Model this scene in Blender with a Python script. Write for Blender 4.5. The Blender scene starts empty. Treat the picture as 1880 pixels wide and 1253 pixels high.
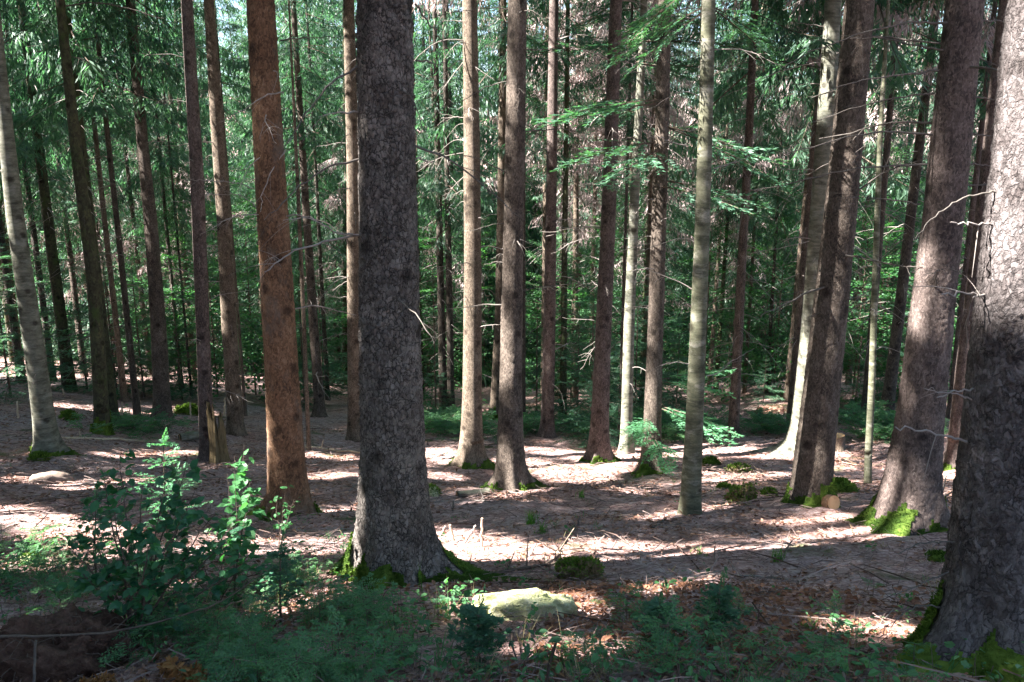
import bpy, math
import numpy as np
from mathutils import Vector

R = math.radians
SC = bpy.context.scene
COL = SC.collection
rng = np.random.default_rng(11)

# ------------------------------------------------------------------ noise
def _hash(ix, iy, seed):
    h = (ix.astype(np.int64) * 374761393 + iy.astype(np.int64) * 668265263 + seed * 974711 + 12345) & 0xffffffff
    h = ((h ^ (h >> 13)) * 1274126177) & 0xffffffff
    h = ((h ^ (h >> 16)) * 2246822519) & 0xffffffff
    return ((h ^ (h >> 15)) & 0xffffff) / float(0xffffff)

def vnoise(x, y, seed=0):
    x = np.asarray(x, float); y = np.asarray(y, float)
    ix = np.floor(x); iy = np.floor(y)
    fx = x - ix; fy = y - iy
    fx = fx * fx * (3 - 2 * fx); fy = fy * fy * (3 - 2 * fy)
    a = _hash(ix, iy, seed); b = _hash(ix + 1, iy, seed)
    c = _hash(ix, iy + 1, seed); d = _hash(ix + 1, iy + 1, seed)
    return (a * (1 - fx) + b * fx) * (1 - fy) + (c * (1 - fx) + d * fx) * fy - 0.5

def fbm(x, y, seed=0, o=3):
    s = 0; a = 1.0
    for i in range(o):
        s = s + a * vnoise(x * 2 ** i, y * 2 ** i, seed + i * 7); a *= 0.5
    return s

def worley(u, v, nu, seed):
    """cells in (u periodic nu, v): returns f1, f2, cell id random"""
    iu = np.floor(u); iv = np.floor(v)
    f1 = np.full(u.shape, 9.0); f2 = np.full(u.shape, 9.0); cid = np.zeros(u.shape); ldv = np.zeros(u.shape)
    for du in (-1, 0, 1):
        for dv in (-1, 0, 1):
            cu = iu + du; cv = iv + dv
            cw = np.mod(cu, nu)
            pu = cu + 0.1 + 0.8 * _hash(cw, cv, seed); pv = cv + 0.1 + 0.8 * _hash(cw, cv, seed + 1)
            d = np.hypot(pu - u, pv - v); r = _hash(cw, cv, seed + 2)
            m = d < f1
            f2 = np.where(m, f1, np.minimum(f2, d)); cid = np.where(m, r, cid); ldv = np.where(m, v - pv, ldv); f1 = np.where(m, d, f1)
    return f1, f2, cid, ldv

# ------------------------------------------------------------------ ground shape and camera
def base_slope(y):
    y = np.asarray(y, float)
    z = np.where(y < 14, -0.296 * y, -0.296 * 14 - 0.215 * (y - 14))
    z = np.where(y > 45, -0.296 * 14 - 0.215 * 31 - 0.215 * (y - 45) + 0.215 * (y - 45) ** 2 / 50, z)
    z45 = -0.296 * 14 - 0.215 * 31
    z = np.where(y > 70, z45 - 0.215 * 25 + 0.215 * 12.5 + 0.30 * (y - 70) ** 2 / (y - 70 + 12), z)
    return z

MOUNDS = []        # (x, y, radius, height)
def ground(x, y):
    x = np.asarray(x, float); y = np.asarray(y, float)
    z = base_slope(y)
    z = z + 0.075 * np.maximum(0, -x - 4) * np.clip((y - 8) / 8, 0, 1) + 0.055 * np.maximum(0, x - 4) * np.clip((y - 10) / 8, 0, 1)
    z = z + 0.30 * vnoise(x * .28, y * .28, 3) + 0.13 * vnoise(x * .9 + 7, y * .9, 5) + 0.05 * vnoise(x * 2.7, y * 2.7, 9)
    for (mx, my, mr, mh) in MOUNDS:
        z = z + mh * np.exp(-((x - mx) ** 2 + (y - my) ** 2) / (mr * mr))
    return z
def gz(x, y): return float(ground(x, y))

FPX = 28 / 36 * 1880
PITCH = R(12.5)
CAM = np.array([0, 0, 1.6 + gz(0, 0)])
FWD = np.array([0, math.cos(PITCH), -math.sin(PITCH)])
UPV = np.array([0, math.sin(PITCH), math.cos(PITCH)])
RGT = np.array([1.0, 0, 0])
def ray(px, py): return FWD + RGT * (px - 940) / FPX + UPV * (626.5 - py) / FPX
def hit(px, py):
    d = ray(px, py); t = np.linspace(1, 120, 6000)
    P = CAM[:, None] + d[:, None] * t
    below = P[2] < ground(P[0], P[1])
    i = int(np.argmax(below)) if below.any() else 5999
    a, b = t[max(i - 1, 0)], t[i]
    for _ in range(20):
        m = (a + b) / 2; p = CAM + d * m
        if p[2] < gz(p[0], p[1]): b = m
        else: a = m
    return CAM + d * b
def at_y(px, py, y):
    d = ray(px, py); return CAM + d * ((y - CAM[1]) / d[1])
def depth(p): return float(np.dot(np.asarray(p) - CAM, FWD))
def project(p):
    v = np.asarray(p) - CAM; d = np.dot(v, FWD)
    return 940 + FPX * np.dot(v, RGT) / d, 626.5 - FPX * np.dot(v, UPV) / d

SUN_EL = R(46); SUN_AZ_BEHIND = R(16)
SUNV = np.array([-math.cos(SUN_EL) * math.cos(SUN_AZ_BEHIND), -math.cos(SUN_EL) * math.sin(SUN_AZ_BEHIND), math.sin(SUN_EL)])

# ------------------------------------------------------------------ materials
def new_mat(name):
    m = bpy.data.materials.new(name); m.use_nodes = True
    nt = m.node_tree; nt.nodes.clear()
    out = nt.nodes.new('ShaderNodeOutputMaterial')
    def N(t, **kw):
        n = nt.nodes.new(t)
        for k, v in kw.items():
            if k in n.inputs: n.inputs[k].default_value = v
            else: setattr(n, k, v)
        return n
    def L(a, b): nt.links.new(a, b)
    return m, N, L, out
def ramp(N, stops):
    n = N('ShaderNodeValToRGB'); e = n.color_ramp.elements
    while len(e) < len(stops): e.new(0.5)
    for i, (p, c) in enumerate(stops):
        e[i].position = p; e[i].color = (*c, 1) if len(c) == 3 else c
    return n

def bark_mat(name, dark, mid, light, scale=22, stretch=.55, bump=.9, dist=.02, lichen=None, smooth=False, cell=.30, crack=.07, cmin=.3, cover=(.45, .62)):
    m, N, L, out = new_mat(name)
    tc = N('ShaderNodeTexCoord'); mp = N('ShaderNodeMapping'); mp.inputs['Scale'].default_value = (1, 1, stretch)
    L(tc.outputs['Object'], mp.inputs['Vector'])
    n1 = N('ShaderNodeTexNoise', Scale=4.0, Detail=8.0, Roughness=.72); L(mp.outputs[0], n1.inputs['Vector'])
    wv = N('ShaderNodeVectorMath', operation='MULTIPLY_ADD'); wv.inputs[1].default_value = (.09, .09, .09)
    n0 = N('ShaderNodeTexNoise', Scale=14.0, Detail=6.0, Roughness=.65); L(mp.outputs[0], n0.inputs['Vector'])
    L(n0.outputs['Color'], wv.inputs[0]); L(mp.outputs[0], wv.inputs[2])
    v1 = N('ShaderNodeTexVoronoi', Scale=scale, feature='DISTANCE_TO_EDGE'); L(wv.outputs[0], v1.inputs['Vector'])
    v2 = N('ShaderNodeTexVoronoi', Scale=scale); L(wv.outputs[0], v2.inputs['Vector'])
    n2 = N('ShaderNodeTexNoise', Scale=60.0, Detail=6.0, Roughness=.75); L(mp.outputs[0], n2.inputs['Vector'])
    mx = N('ShaderNodeMath', operation='MULTIPLY_ADD'); mx.inputs[1].default_value = cell if not smooth else .08
    nh = N('ShaderNodeMath', operation='MULTIPLY'); nh.inputs[1].default_value = .8 if not smooth else 1.0; L(n1.outputs['Fac'], nh.inputs[0])
    L(v2.outputs['Color'], mx.inputs[0]); L(nh.outputs[0], mx.inputs[2])
    mx2 = N('ShaderNodeMath', operation='MULTIPLY_ADD'); mx2.inputs[1].default_value = .3; L(n2.outputs['Fac'], mx2.inputs[0]); L(mx.outputs[0], mx2.inputs[2]); mx = mx2
    cr = ramp(N, [(.54, dark), (.72, mid), (.92, light)]); L(mx.outputs[0], cr.inputs['Fac'])
    col = cr.outputs['Color']
    if smooth:   # faint horizontal rings and knots
        mr_ = N('ShaderNodeMapping'); mr_.inputs['Scale'].default_value = (2, 2, 22); L(tc.outputs['Object'], mr_.inputs['Vector'])
        nr = N('ShaderNodeTexNoise', Scale=1.0, Detail=5.0, Roughness=.7); L(mr_.outputs[0], nr.inputs['Vector'])
        rr_ = ramp(N, [(.36, (.5, .5, .48)), (.5, (1, 1, 1))]); L(nr.outputs['Fac'], rr_.inputs['Fac'])
        mu = N('ShaderNodeMix', data_type='RGBA', blend_type='MULTIPLY'); mu.inputs['Factor'].default_value = .75
        L(col, mu.inputs['A']); L(rr_.outputs['Color'], mu.inputs['B']); col = mu.outputs['Result']
    else:
        ed = N('ShaderNodeMapRange'); ed.inputs['From Min'].default_value = 0.0; ed.inputs['From Max'].default_value = crack
        ed.inputs['To Min'].default_value = cmin; ed.inputs['To Max'].default_value = 1
        L(v1.outputs['Distance'], ed.inputs['Value'])
        eg = N('ShaderNodeMapRange'); eg.inputs['From Min'].default_value = cover[0]; eg.inputs['From Max'].default_value = cover[1]; L(n0.outputs['Fac'], eg.inputs['Value'])
        mu = N('ShaderNodeMix', data_type='RGBA', blend_type='MULTIPLY'); L(eg.outputs[0], mu.inputs['Factor'])
        L(col, mu.inputs['A']); L(ed.outputs[0], mu.inputs['B']); col = mu.outputs['Result']
    kn = N('ShaderNodeTexVoronoi', Scale=3.0); L(tc.outputs['Object'], kn.inputs['Vector'])
    kr = ramp(N, [(.12, (.25, .23, .21)), (.24, (1, 1, 1))]); L(kn.outputs['Distance'], kr.inputs['Fac'])
    mk_ = N('ShaderNodeMix', data_type='RGBA', blend_type='MULTIPLY'); mk_.inputs['Factor'].default_value = .9
    L(col, mk_.inputs['A']); L(kr.outputs['Color'], mk_.inputs['B']); col = mk_.outputs['Result']
    if lichen:
        ln = N('ShaderNodeTexNoise', Scale=3.2, Detail=6.0, Roughness=.72); L(mp.outputs[0], ln.inputs['Vector'])
        lr = ramp(N, [(.52, (0, 0, 0)), (.66, (.75, .75, .75))]); L(ln.outputs['Fac'], lr.inputs['Fac'])
        mu = N('ShaderNodeMix', data_type='RGBA'); L(lr.outputs['Color'], mu.inputs['Factor'])
        L(col, mu.inputs['A']); mu.inputs['B'].default_value = (*lichen, 1); col = mu.outputs['Result']
    p = N('ShaderNodeBsdfPrincipled', Roughness=.85)
    if 'Specular IOR Level' in p.inputs: p.inputs['Specular IOR Level'].default_value = .25
    L(col, p.inputs['Base Color'])
    h = N('ShaderNodeMath', operation='MINIMUM'); h.inputs[1].default_value = .2 if not smooth else .05
    L(v1.outputs['Distance'], h.inputs[0])
    h2 = N('ShaderNodeMath', operation='MULTIPLY_ADD'); h2.inputs[1].default_value = .35; L(n2.outputs['Fac'], h2.inputs[0]); L(h.outputs[0], h2.inputs[2])
    h3 = N('ShaderNodeMath', operation='MULTIPLY_ADD'); h3.inputs[1].default_value = .5; L(n1.outputs['Fac'], h3.inputs[0]); L(h2.outputs[0], h3.inputs[2])
    b = N('ShaderNodeBump', Strength=bump, Distance=dist); L(h3.outputs[0], b.inputs['Height']); L(b.outputs[0], p.inputs['Normal'])
    L(p.outputs[0], out.inputs['Surface'])
    return m

def leaf_mat(name, dark, light, transl=.42, tcol=None, rough=.5, spec=.35):
    m, N, L, out = new_mat(name)
    at = N('ShaderNodeAttribute', attribute_name='tint')
    cr = ramp(N, [(0, dark), (1, light)])
    oi = N('ShaderNodeObjectInfo')
    ad = N('ShaderNodeMath', operation='MULTIPLY_ADD'); ad.inputs[1].default_value = .3
    L(oi.outputs['Random'], ad.inputs[0]); L(at.outputs['Fac'], ad.inputs[2])
    sb = N('ShaderNodeMath', operation='SUBTRACT'); sb.inputs[1].default_value = .15; L(ad.outputs[0], sb.inputs[0])
    L(sb.outputs[0], cr.inputs['Fac'])
    p = N('ShaderNodeBsdfPrincipled', Roughness=rough); p.inputs['Specular IOR Level'].default_value = spec
    L(cr.outputs['Color'], p.inputs['Base Color'])
    t = N('ShaderNodeBsdfTranslucent')
    g = N('ShaderNodeMix', data_type='RGBA', blend_type='MULTIPLY'); g.inputs['Factor'].default_value = 1
    L(cr.outputs['Color'], g.inputs['A']); g.inputs['B'].default_value = (*(tcol or (1.15, 1.75, .9)), 1); L(g.outputs['Result'], t.inputs['Color'])
    mx = N('ShaderNodeMixShader', Fac=transl); L(p.outputs[0], mx.inputs[1]); L(t.outputs[0], mx.inputs[2])
    L(mx.outputs[0], out.inputs['Surface'])
    return m

def noise_mat(name, stops, scale=8, bump=.4, dist=.02, rough=.9, stretch=(1, 1, 1), coord='Object', fine=60):
    m, N, L, out = new_mat(name)
    tc = N('ShaderNodeTexCoord'); mp = N('ShaderNodeMapping'); mp.inputs['Scale'].default_value = stretch
    L(tc.outputs[coord], mp.inputs['Vector'])
    n1 = N('ShaderNodeTexNoise', Scale=scale, Detail=7.0, Roughness=.7); L(mp.outputs[0], n1.inputs['Vector'])
    n2 = N('ShaderNodeTexNoise', Scale=fine, Detail=3.0); L(mp.outputs[0], n2.inputs['Vector'])
    ad = N('ShaderNodeMath', operation='MULTIPLY_ADD'); ad.inputs[1].default_value = .4; L(n2.outputs['Fac'], ad.inputs[0]); L(n1.outputs['Fac'], ad.inputs[2])
    cr = ramp(N, stops); L(ad.outputs[0], cr.inputs['Fac'])
    p = N('ShaderNodeBsdfPrincipled', Roughness=rough); p.inputs['Specular IOR Level'].default_value = .2
    L(cr.outputs['Color'], p.inputs['Base Color'])
    b = N('ShaderNodeBump', Strength=bump, Distance=dist); L(ad.outputs[0], b.inputs['Height']); L(b.outputs[0], p.inputs['Normal'])
    L(p.outputs[0], out.inputs['Surface'])
    return m

M = {}
M['bark_grey'] = bark_mat('scaly_grey_bark', (.085, .073, .064), (.20, .178, .158), (.34, .31, .28), 30, .7, 1, .05, cell=.2, crack=.13, cmin=.12, cover=(.36, .52))
M['bark_white'] = bark_mat('scaly_pale_bark', (.07, .057, .054), (.155, .135, .13), (.28, .25, .245), 33, .62, 1, .05, cell=.24, crack=.11, cmin=.2, cover=(.42, .58))
M['bark_rust'] = bark_mat('rusty_bark', (.065, .036, .02), (.175, .097, .053), (.28, .175, .11), 60, .6, .9, .02, lichen=(.13, .105, .085))
M['bark_brown'] = bark_mat('brown_bark', (.036, .028, .022), (.105, .083, .066), (.205, .168, .138), 60, .6, .9, .02)
M['bark_red'] = bark_mat('reddish_bark', (.042, .032, .029), (.118, .090, .079), (.215, .172, .152), 56, .6, .9, .02)
M['bark_tan'] = bark_mat('tan_bark', (.055, .042, .03), (.145, .112, .082), (.26, .21, .16), 60, .6, .9, .02)
M['bark_pale'] = bark_mat('smooth_pale_bark', (.07, .072, .052), (.15, .15, .113), (.26, .255, .205), 9, 2.2, .5, .012, lichen=(.23, .235, .20), smooth=True)
M['bark_green'] = bark_mat('smooth_greenish_bark', (.045, .048, .03), (.105, .107, .068), (.20, .195, .135), 9, 2.2, .55, .012, lichen=(.28, .27, .22), smooth=True)
M['bark_dark'] = bark_mat('dark_bark', (.03, .026, .022), (.075, .062, .05), (.14, .12, .095), 30, .6, .8, .02)
M['bark_mossy'] = bark_mat('mossy_dark_bark', (.028, .027, .018), (.06, .06, .035), (.10, .105, .05), 26, .6, .8, .02, lichen=(.06, .10, .025))
M['dead'] = noise_mat('dead_branch_wood', [(.35, (.11, .095, .085)), (.75, (.27, .24, .215))], 14, .4, .005)
M['dead_dark'] = noise_mat('dark_branch_wood', [(.35, (.045, .04, .036)), (.8, (.13, .115, .10))], 14, .4, .005)
M['twig'] = noise_mat('twig_wood', [(.4, (.05, .036, .028)), (.8, (.12, .09, .07))], 12, .3, .005)
M['spruce'] = leaf_mat('spruce_needles', (.022, .058, .042), (.115, .20, .13))
M['fir'] = leaf_mat('fir_needles', (.022, .066, .044), (.085, .19, .11), .38, (1.2, 1.6, .7))
M['beech'] = leaf_mat('beech_leaves', (.026, .09, .042), (.09, .215, .085), .45, (1.1, 1.6, .65))
M['dead_needle'] = leaf_mat('dry_hanging_twigs', (.28, .22, .21), (.58, .49, .47), .2, (1.0, .85, .8), .8, .1)
M['shrub'] = leaf_mat('shrub_leaves', (.022, .092, .05), (.07, .20, .085), .4, (1.2, 1.9, .6), .45, .4)
M['bright_leaf'] = leaf_mat('fresh_leaves', (.04, .14, .05), (.09, .235, .09), .45, (1.1, 1.5, .7), .45, .4)
M['bright_fir'] = leaf_mat('fresh_fir_needles', (.05, .17, .08), (.14, .33, .18), .45, (1.1, 1.5, .7))
M['cover'] = leaf_mat('ground_cover_leaves', (.04, .115, .06), (.14, .29, .125), .4, (1.2, 1.8, .6))
M['grass'] = leaf_mat('grass_blades', (.05, .15, .03), (.14, .30, .06), .5, (1.2, 1.4, .5))
M['dry_grass'] = leaf_mat('dry_grass_blades', (.14, .12, .06), (.34, .29, .17), .4, (1.1, 1.1, .7))
M['moss'] = leaf_mat('moss_cushion', (.035, .07, .012), (.175, .265, .05), .3, (1.1, 1.4, .5), .9, .1)
M['litter'] = leaf_mat('fallen_leaves', (.09, .038, .022), (.56, .36, .27), .2, (1.3, 1.0, .7), .7, .2)
M['litter_twig'] = leaf_mat('fallen_twig_wood', (.06, .038, .031), (.38, .285, .25), .0, None, .8, .15)
M['brown_leaf'] = leaf_mat('brown_beech_leaves', (.11, .045, .024), (.46, .245, .15), .2, (1.3, 1.0, .7), .6, .25)
M['wood_cut'] = noise_mat('cut_wood', [(.35, (.40, .21, .09)), (.8, (.62, .40, .22))], 9, .2, .005)
M['wood_stick'] = noise_mat('peeled_stick_wood', [(.35, (.32, .22, .13)), (.8, (.58, .46, .34))], 12, .4, .006, stretch=(1, 1, .2))
M['rotten'] = noise_mat('rotten_wood', [(.35, (.035, .025, .014)), (.6, (.12, .088, .045)), (.85, (.25, .19, .105))], 11, 1, .03, stretch=(2, 2, .25))
M['stone'] = noise_mat('lichen_stone', [(.42, (.14, .145, .055)), (.55, (.34, .36, .16)), (.75, (.50, .50, .28)), (.95, (.64, .61, .47))], 6, .9, .03)
M['stone_tan'] = noise_mat('tan_stone', [(.35, (.10, .075, .058)), (.8, (.24, .185, .15))], 6, .6, .02)
M['soil'] = noise_mat('peaty_soil', [(.35, (.022, .012, .009)), (.6, (.06, .032, .022)), (.85, (.12, .07, .05))], 9, 1, .04)
M['fern_dead'] = leaf_mat('withered_fern', (.14, .062, .02), (.36, .19, .075), .35, (1.3, 1.0, .6), .7, .2)

def ground_mat():
    m, N, L, out = new_mat('forest_floor')
    tc = N('ShaderNodeTexCoord')
    def tex(t, sc, **k):
        n = N(t, Scale=sc, **k); L(tc.outputs['Object'], n.inputs['Vector']); return n
    big = tex('ShaderNodeTexNoise', .55, Detail=6.0, Roughness=.65)
    mid = tex('ShaderNodeTexNoise', 5.0, Detail=8.0, Roughness=.72)
    mp = N('ShaderNodeMapping'); mp.inputs['Scale'].default_value = (1, 2.2, 1); mp.inputs['Rotation'].default_value = (0, 0, .5)
    L(tc.outputs['Object'], mp.inputs['Vector'])
    lv = N('ShaderNodeTexVoronoi', Scale=17.0, Randomness=1.0); L(mp.outputs[0], lv.inputs['Vector'])
    lv2 = tex('ShaderNodeTexVoronoi', 43.0)
    fine = tex('ShaderNodeTexNoise', 90.0, Detail=3.0)
    a = N('ShaderNodeMath', operation='MULTIPLY_ADD'); a.inputs[1].default_value = .45; L(lv.outputs['Color'], a.inputs[0])
    b = N('ShaderNodeMath', operation='MULTIPLY'); b.inputs[1].default_value = .65; L(mid.outputs['Fac'], b.inputs[0]); L(b.outputs[0], a.inputs[2])
    c = N('ShaderNodeMath', operation='MULTIPLY_ADD'); c.inputs[1].default_value = .3; L(lv2.outputs['Color'], c.inputs[0]); L(a.outputs[0], c.inputs[2])
    cr = ramp(N, [(.26, (.05, .028, .025)), (.48, (.20, .128, .116)), (.74, (.43, .31, .29)), (1, (.62, .50, .475))]); L(c.outputs[0], cr.inputs['Fac'])
    rd = ramp(N, [(.42, (1, 1, 1)), (.66, (1.1, .82, .68))]); L(big.outputs['Fac'], rd.inputs['Fac'])
    mu = N('ShaderNodeMix', data_type='RGBA', blend_type='MULTIPLY'); mu.inputs['Factor'].default_value = .8
    L(cr.outputs['Color'], mu.inputs['A']); L(rd.outputs['Color'], mu.inputs['B'])
    mo = tex('ShaderNodeTexNoise', .8, Detail=7.0, Roughness=.6)
    mr = ramp(N, [(.60, (0, 0, 0)), (.68, (.8, .8, .8))]); L(mo.outputs['Fac'], mr.inputs['Fac'])
    mm = N('ShaderNodeMix', data_type='RGBA'); L(mr.outputs['Color'], mm.inputs['Factor']); L(mu.outputs['Result'], mm.inputs['A']); mm.inputs['B'].default_value = (.055, .095, .02, 1)
    p = N('ShaderNodeBsdfPrincipled', Roughness=.9); p.inputs['Specular IOR Level'].default_value = .15
    L(mm.outputs['Result'], p.inputs['Base Color'])
    h = N('ShaderNodeMath', operation='MULTIPLY_ADD'); h.inputs[1].default_value = .5; L(fine.outputs['Fac'], h.inputs[0]); L(c.outputs[0], h.inputs[2])
    bp = N('ShaderNodeBump', Strength=1.0, Distance=.05); L(h.outputs[0], bp.inputs['Height']); L(bp.outputs[0], p.inputs['Normal'])
    L(p.outputs[0], out.inputs['Surface'])
    return m
M['ground'] = ground_mat()

# ------------------------------------------------------------------ mesh building
class MB:
    """collects quads with a per-vertex tint and a material slot"""
    def __init__(s): s.V = []; s.F = []; s.T = []; s.Mi = []; s.n = 0
    def add(s, v, f, tint=.5, mi=0):
        v = np.asarray(v, float).reshape(-1, 3); f = np.asarray(f, np.int64).reshape(-1, 4)
        s.V.append(v); s.F.append(f + s.n); s.n += len(v)
        s.T.append(np.broadcast_to(np.asarray(tint, float), (len(v),)).copy()); s.Mi.append(np.full(len(f), mi, np.int32))
    def kites(s, K, tint=.5, mi=0):
        K = np.asarray(K, float); n = len(K)
        if n == 0: return
        t = np.repeat(np.broadcast_to(np.asarray(tint, float), (n,)), 4)
        s.add(K.reshape(-1, 3), np.arange(4 * n).reshape(n, 4), t, mi)
    def tube(s, P, rad, k=5, tint=.5, mi=0, cap=False):
        P = np.asarray(P, float); n = len(P); rad = np.broadcast_to(np.asarray(rad, float), (n,))
        T = np.gradient(P, axis=0); T /= np.linalg.norm(T, axis=1)[:, None] + 1e-9
        ref = np.array([0, 0, 1.0]) if abs(T[:, 2]).mean() < .8 else np.array([1.0, 0, 0])
        A = np.cross(T, ref); A /= np.linalg.norm(A, axis=1)[:, None] + 1e-9
        B = np.cross(T, A)
        th = np.linspace(0, 2 * math.pi, k, endpoint=False)
        V = P[:, None, :] + rad[:, None, None] * (A[:, None, :] * np.cos(th)[None, :, None] + B[:, None, :] * np.sin(th)[None, :, None])
        s.add(V.reshape(-1, 3), grid_faces(n, k), tint, mi)
        if cap:
            for e in (0, n - 1):
                c = V[e]; v = np.concatenate([c, [c.mean(0)]])
                f = [[i, (i + 1) % k, k, k] for i in range(k)]
                s.add(np.concatenate([v, [v[-1]]]), [[i, (i + 1) % k, k, k + 1] for i in range(k)], tint, mi)
    def arrays(s):
        return np.concatenate(s.V), np.concatenate(s.F), np.concatenate(s.T), np.concatenate(s.Mi)
    def merge(s, arr, Mx=None, off=(0, 0, 0), dt=0.0):
        V, F, T, Mi = arr
        if Mx is not None: V = V @ np.asarray(Mx).T
        s.V.append(V + np.asarray(off)); s.F.append(F + s.n); s.n += len(V); s.T.append(np.clip(T + dt, 0, 1)); s.Mi.append(Mi)
    def mesh(s, name, mats, smooth=False):
        V, F, T, Mi = s.arrays()
        me = bpy.data.meshes.new(name)
        me.vertices.add(len(V)); me.vertices.foreach_set('co', V.astype(np.float32).ravel())
        me.loops.add(F.size); me.loops.foreach_set('vertex_index', F.astype(np.int32).ravel())
        me.polygons.add(len(F)); me.polygons.foreach_set('loop_start', np.arange(0, F.size, 4, dtype=np.int32))
        me.polygons.foreach_set('loop_total', np.full(len(F), 4, np.int32))
        me.polygons.foreach_set('material_index', Mi)
        me.polygons.foreach_set('use_smooth', np.full(len(F), smooth, bool))
        a = me.attributes.new('tint', 'FLOAT', 'POINT'); a.data.foreach_set('value', T.astype(np.float32))
        for m in mats: me.materials.append(m)
        me.update(calc_edges=True); me.validate()
        return me
def grid_faces(n, k, closed=True):
    i = np.arange(n - 1)[:, None] * k; j = np.arange(k if closed else k - 1)[None, :]; j2 = (j + 1) % k
    return np.stack([i + j, i + j2, i + k + j2, i + k + j], -1).reshape(-1, 4)

def mk_kites(P, D, Nrm, ln, wd, mid=.5):
    """kite quads from P along D, flat normal near Nrm"""
    D = D / (np.linalg.norm(D, axis=-1, keepdims=True) + 1e-9)
    S = np.cross(D, Nrm); S /= (np.linalg.norm(S, axis=-1, keepdims=True) + 1e-9)
    ln = np.asarray(ln)[..., None]; wd = np.asarray(wd)[..., None]
    return np.stack([P, P + D * ln * mid + S * wd * .5, P + D * ln, P + D * ln * mid - S * wd * .5], axis=-2)

def mk_leaves(P, D, Nrm, ln, wd):
    """oval leaves folded along the midrib: six vertices each"""
    D = D / (np.linalg.norm(D, axis=-1, keepdims=True) + 1e-9); S = np.cross(D, Nrm); S /= (np.linalg.norm(S, axis=-1, keepdims=True) + 1e-9); U = np.cross(S, D)
    l = np.asarray(ln)[..., None]; w = np.asarray(wd)[..., None] * .5
    p = lambda a, b, h: P + D * l * a + S * w * b + U * l * h
    return np.stack([p(0, 0, 0), p(.28, .92, .07), p(.68, .8, .05), p(1, 0, -.10), p(.68, -.8, .05), p(.28, -.92, .07)], axis=-2)
def add_leaves(b, Lf, tint, mi=0):
    n = len(Lf); f = np.arange(n)[:, None] * 6
    b.add(np.asarray(Lf).reshape(-1, 3), np.concatenate([f + [[0, 1, 2, 3]], f + [[0, 3, 4, 5]]]), np.repeat(np.broadcast_to(np.asarray(tint, float), (n,)), 6), mi)

def obj(name, me, parent=None, loc=(0, 0, 0), rot=(0, 0, 0), scale=(1, 1, 1)):
    o = bpy.data.objects.new(name, me); COL.objects.link(o)
    o.location = loc; o.rotation_euler = rot; o.scale = scale
    if parent is not None: o.parent = parent
    return o
def tag(o, label, cat, group=None):
    o['label'] = label; o['category'] = cat
    if group: o['group'] = group
    return o
def thing(name, label, cat, loc=(0, 0, 0), rz=0.0, group=None, s=1.0):
    o = bpy.data.objects.new(name, None); COL.objects.link(o)
    o.location = loc; o.rotation_euler = (0, 0, rz); o.scale = (s, s, s); o.empty_display_size = .2
    return tag(o, label, cat, group)
def kind(o, k): o['kind'] = k; return o

# ------------------------------------------------------------------ foliage templates
def rot_mat(az, pitch, roll=0):
    ca, sa, cp, sp = math.cos(az), math.sin(az), math.cos(pitch), math.sin(pitch)
    Rz = np.array([[ca, -sa, 0], [sa, ca, 0], [0, 0, 1]]); Ry = np.array([[cp, 0, -sp], [0, 1, 0], [sp, 0, cp]])
    cr, sr = math.cos(roll), math.sin(roll); Rx = np.array([[1, 0, 0], [0, cr, -sr], [0, sr, cr]])
    return Rz @ Ry @ Rx

def spruce_branch(r, L=2.3, ns=18, nk=7, hang=.8, wide=1.0, fl=0, wood=1):
    b = MB(); t = np.linspace(0, 1, 7)
    bend = r.normal(0, .06)
    def ax(u): u = np.asarray(u); return np.stack([u * L * .97, bend * L * u ** 2, L * (-.30 * u ** 1.4 + .14 * u ** 3)], -1)
    b.tube(ax(t), np.linspace(.016, .004, 7), 3, .5, wood)
    for u in np.linspace(.14, 1, ns):
        for sd in (-1, 1):
            l = L * .26 * (1.15 - .75 * u) * r.uniform(.5, 1.25)
            d = np.array([.55 + r.normal(0, .15), sd * r.uniform(.45, 1.0), -hang * r.uniform(.1, 1.1)]); d /= np.linalg.norm(d)
            q = np.linspace(.1, 1, nk)[:, None]
            P = ax(u) + d * l * q + np.array([0, 0, -1]) * hang * .25 * l * q ** 2
            alt = np.where(np.arange(nk) % 2 == 0, 1, -1)[:, None]
            D = d + alt * np.cross(d, [0, 0, 1.0]) * .55 + r.normal(0, .28, (nk, 3)) + np.array([0, 0, -.45 * hang])
            Nn = r.normal(0, .45, (nk, 3)) + np.array([0, 0, 1.0])
            ln = r.uniform(.11, .24, nk) * wide; wd = r.uniform(.025, .045, nk) * wide
            b.kites(mk_kites(P, D, Nn, ln, wd, .4), np.clip(r.normal(.45, .2, nk) + .25 * (u - .5), 0, 1), fl)
    return b.arrays()

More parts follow.
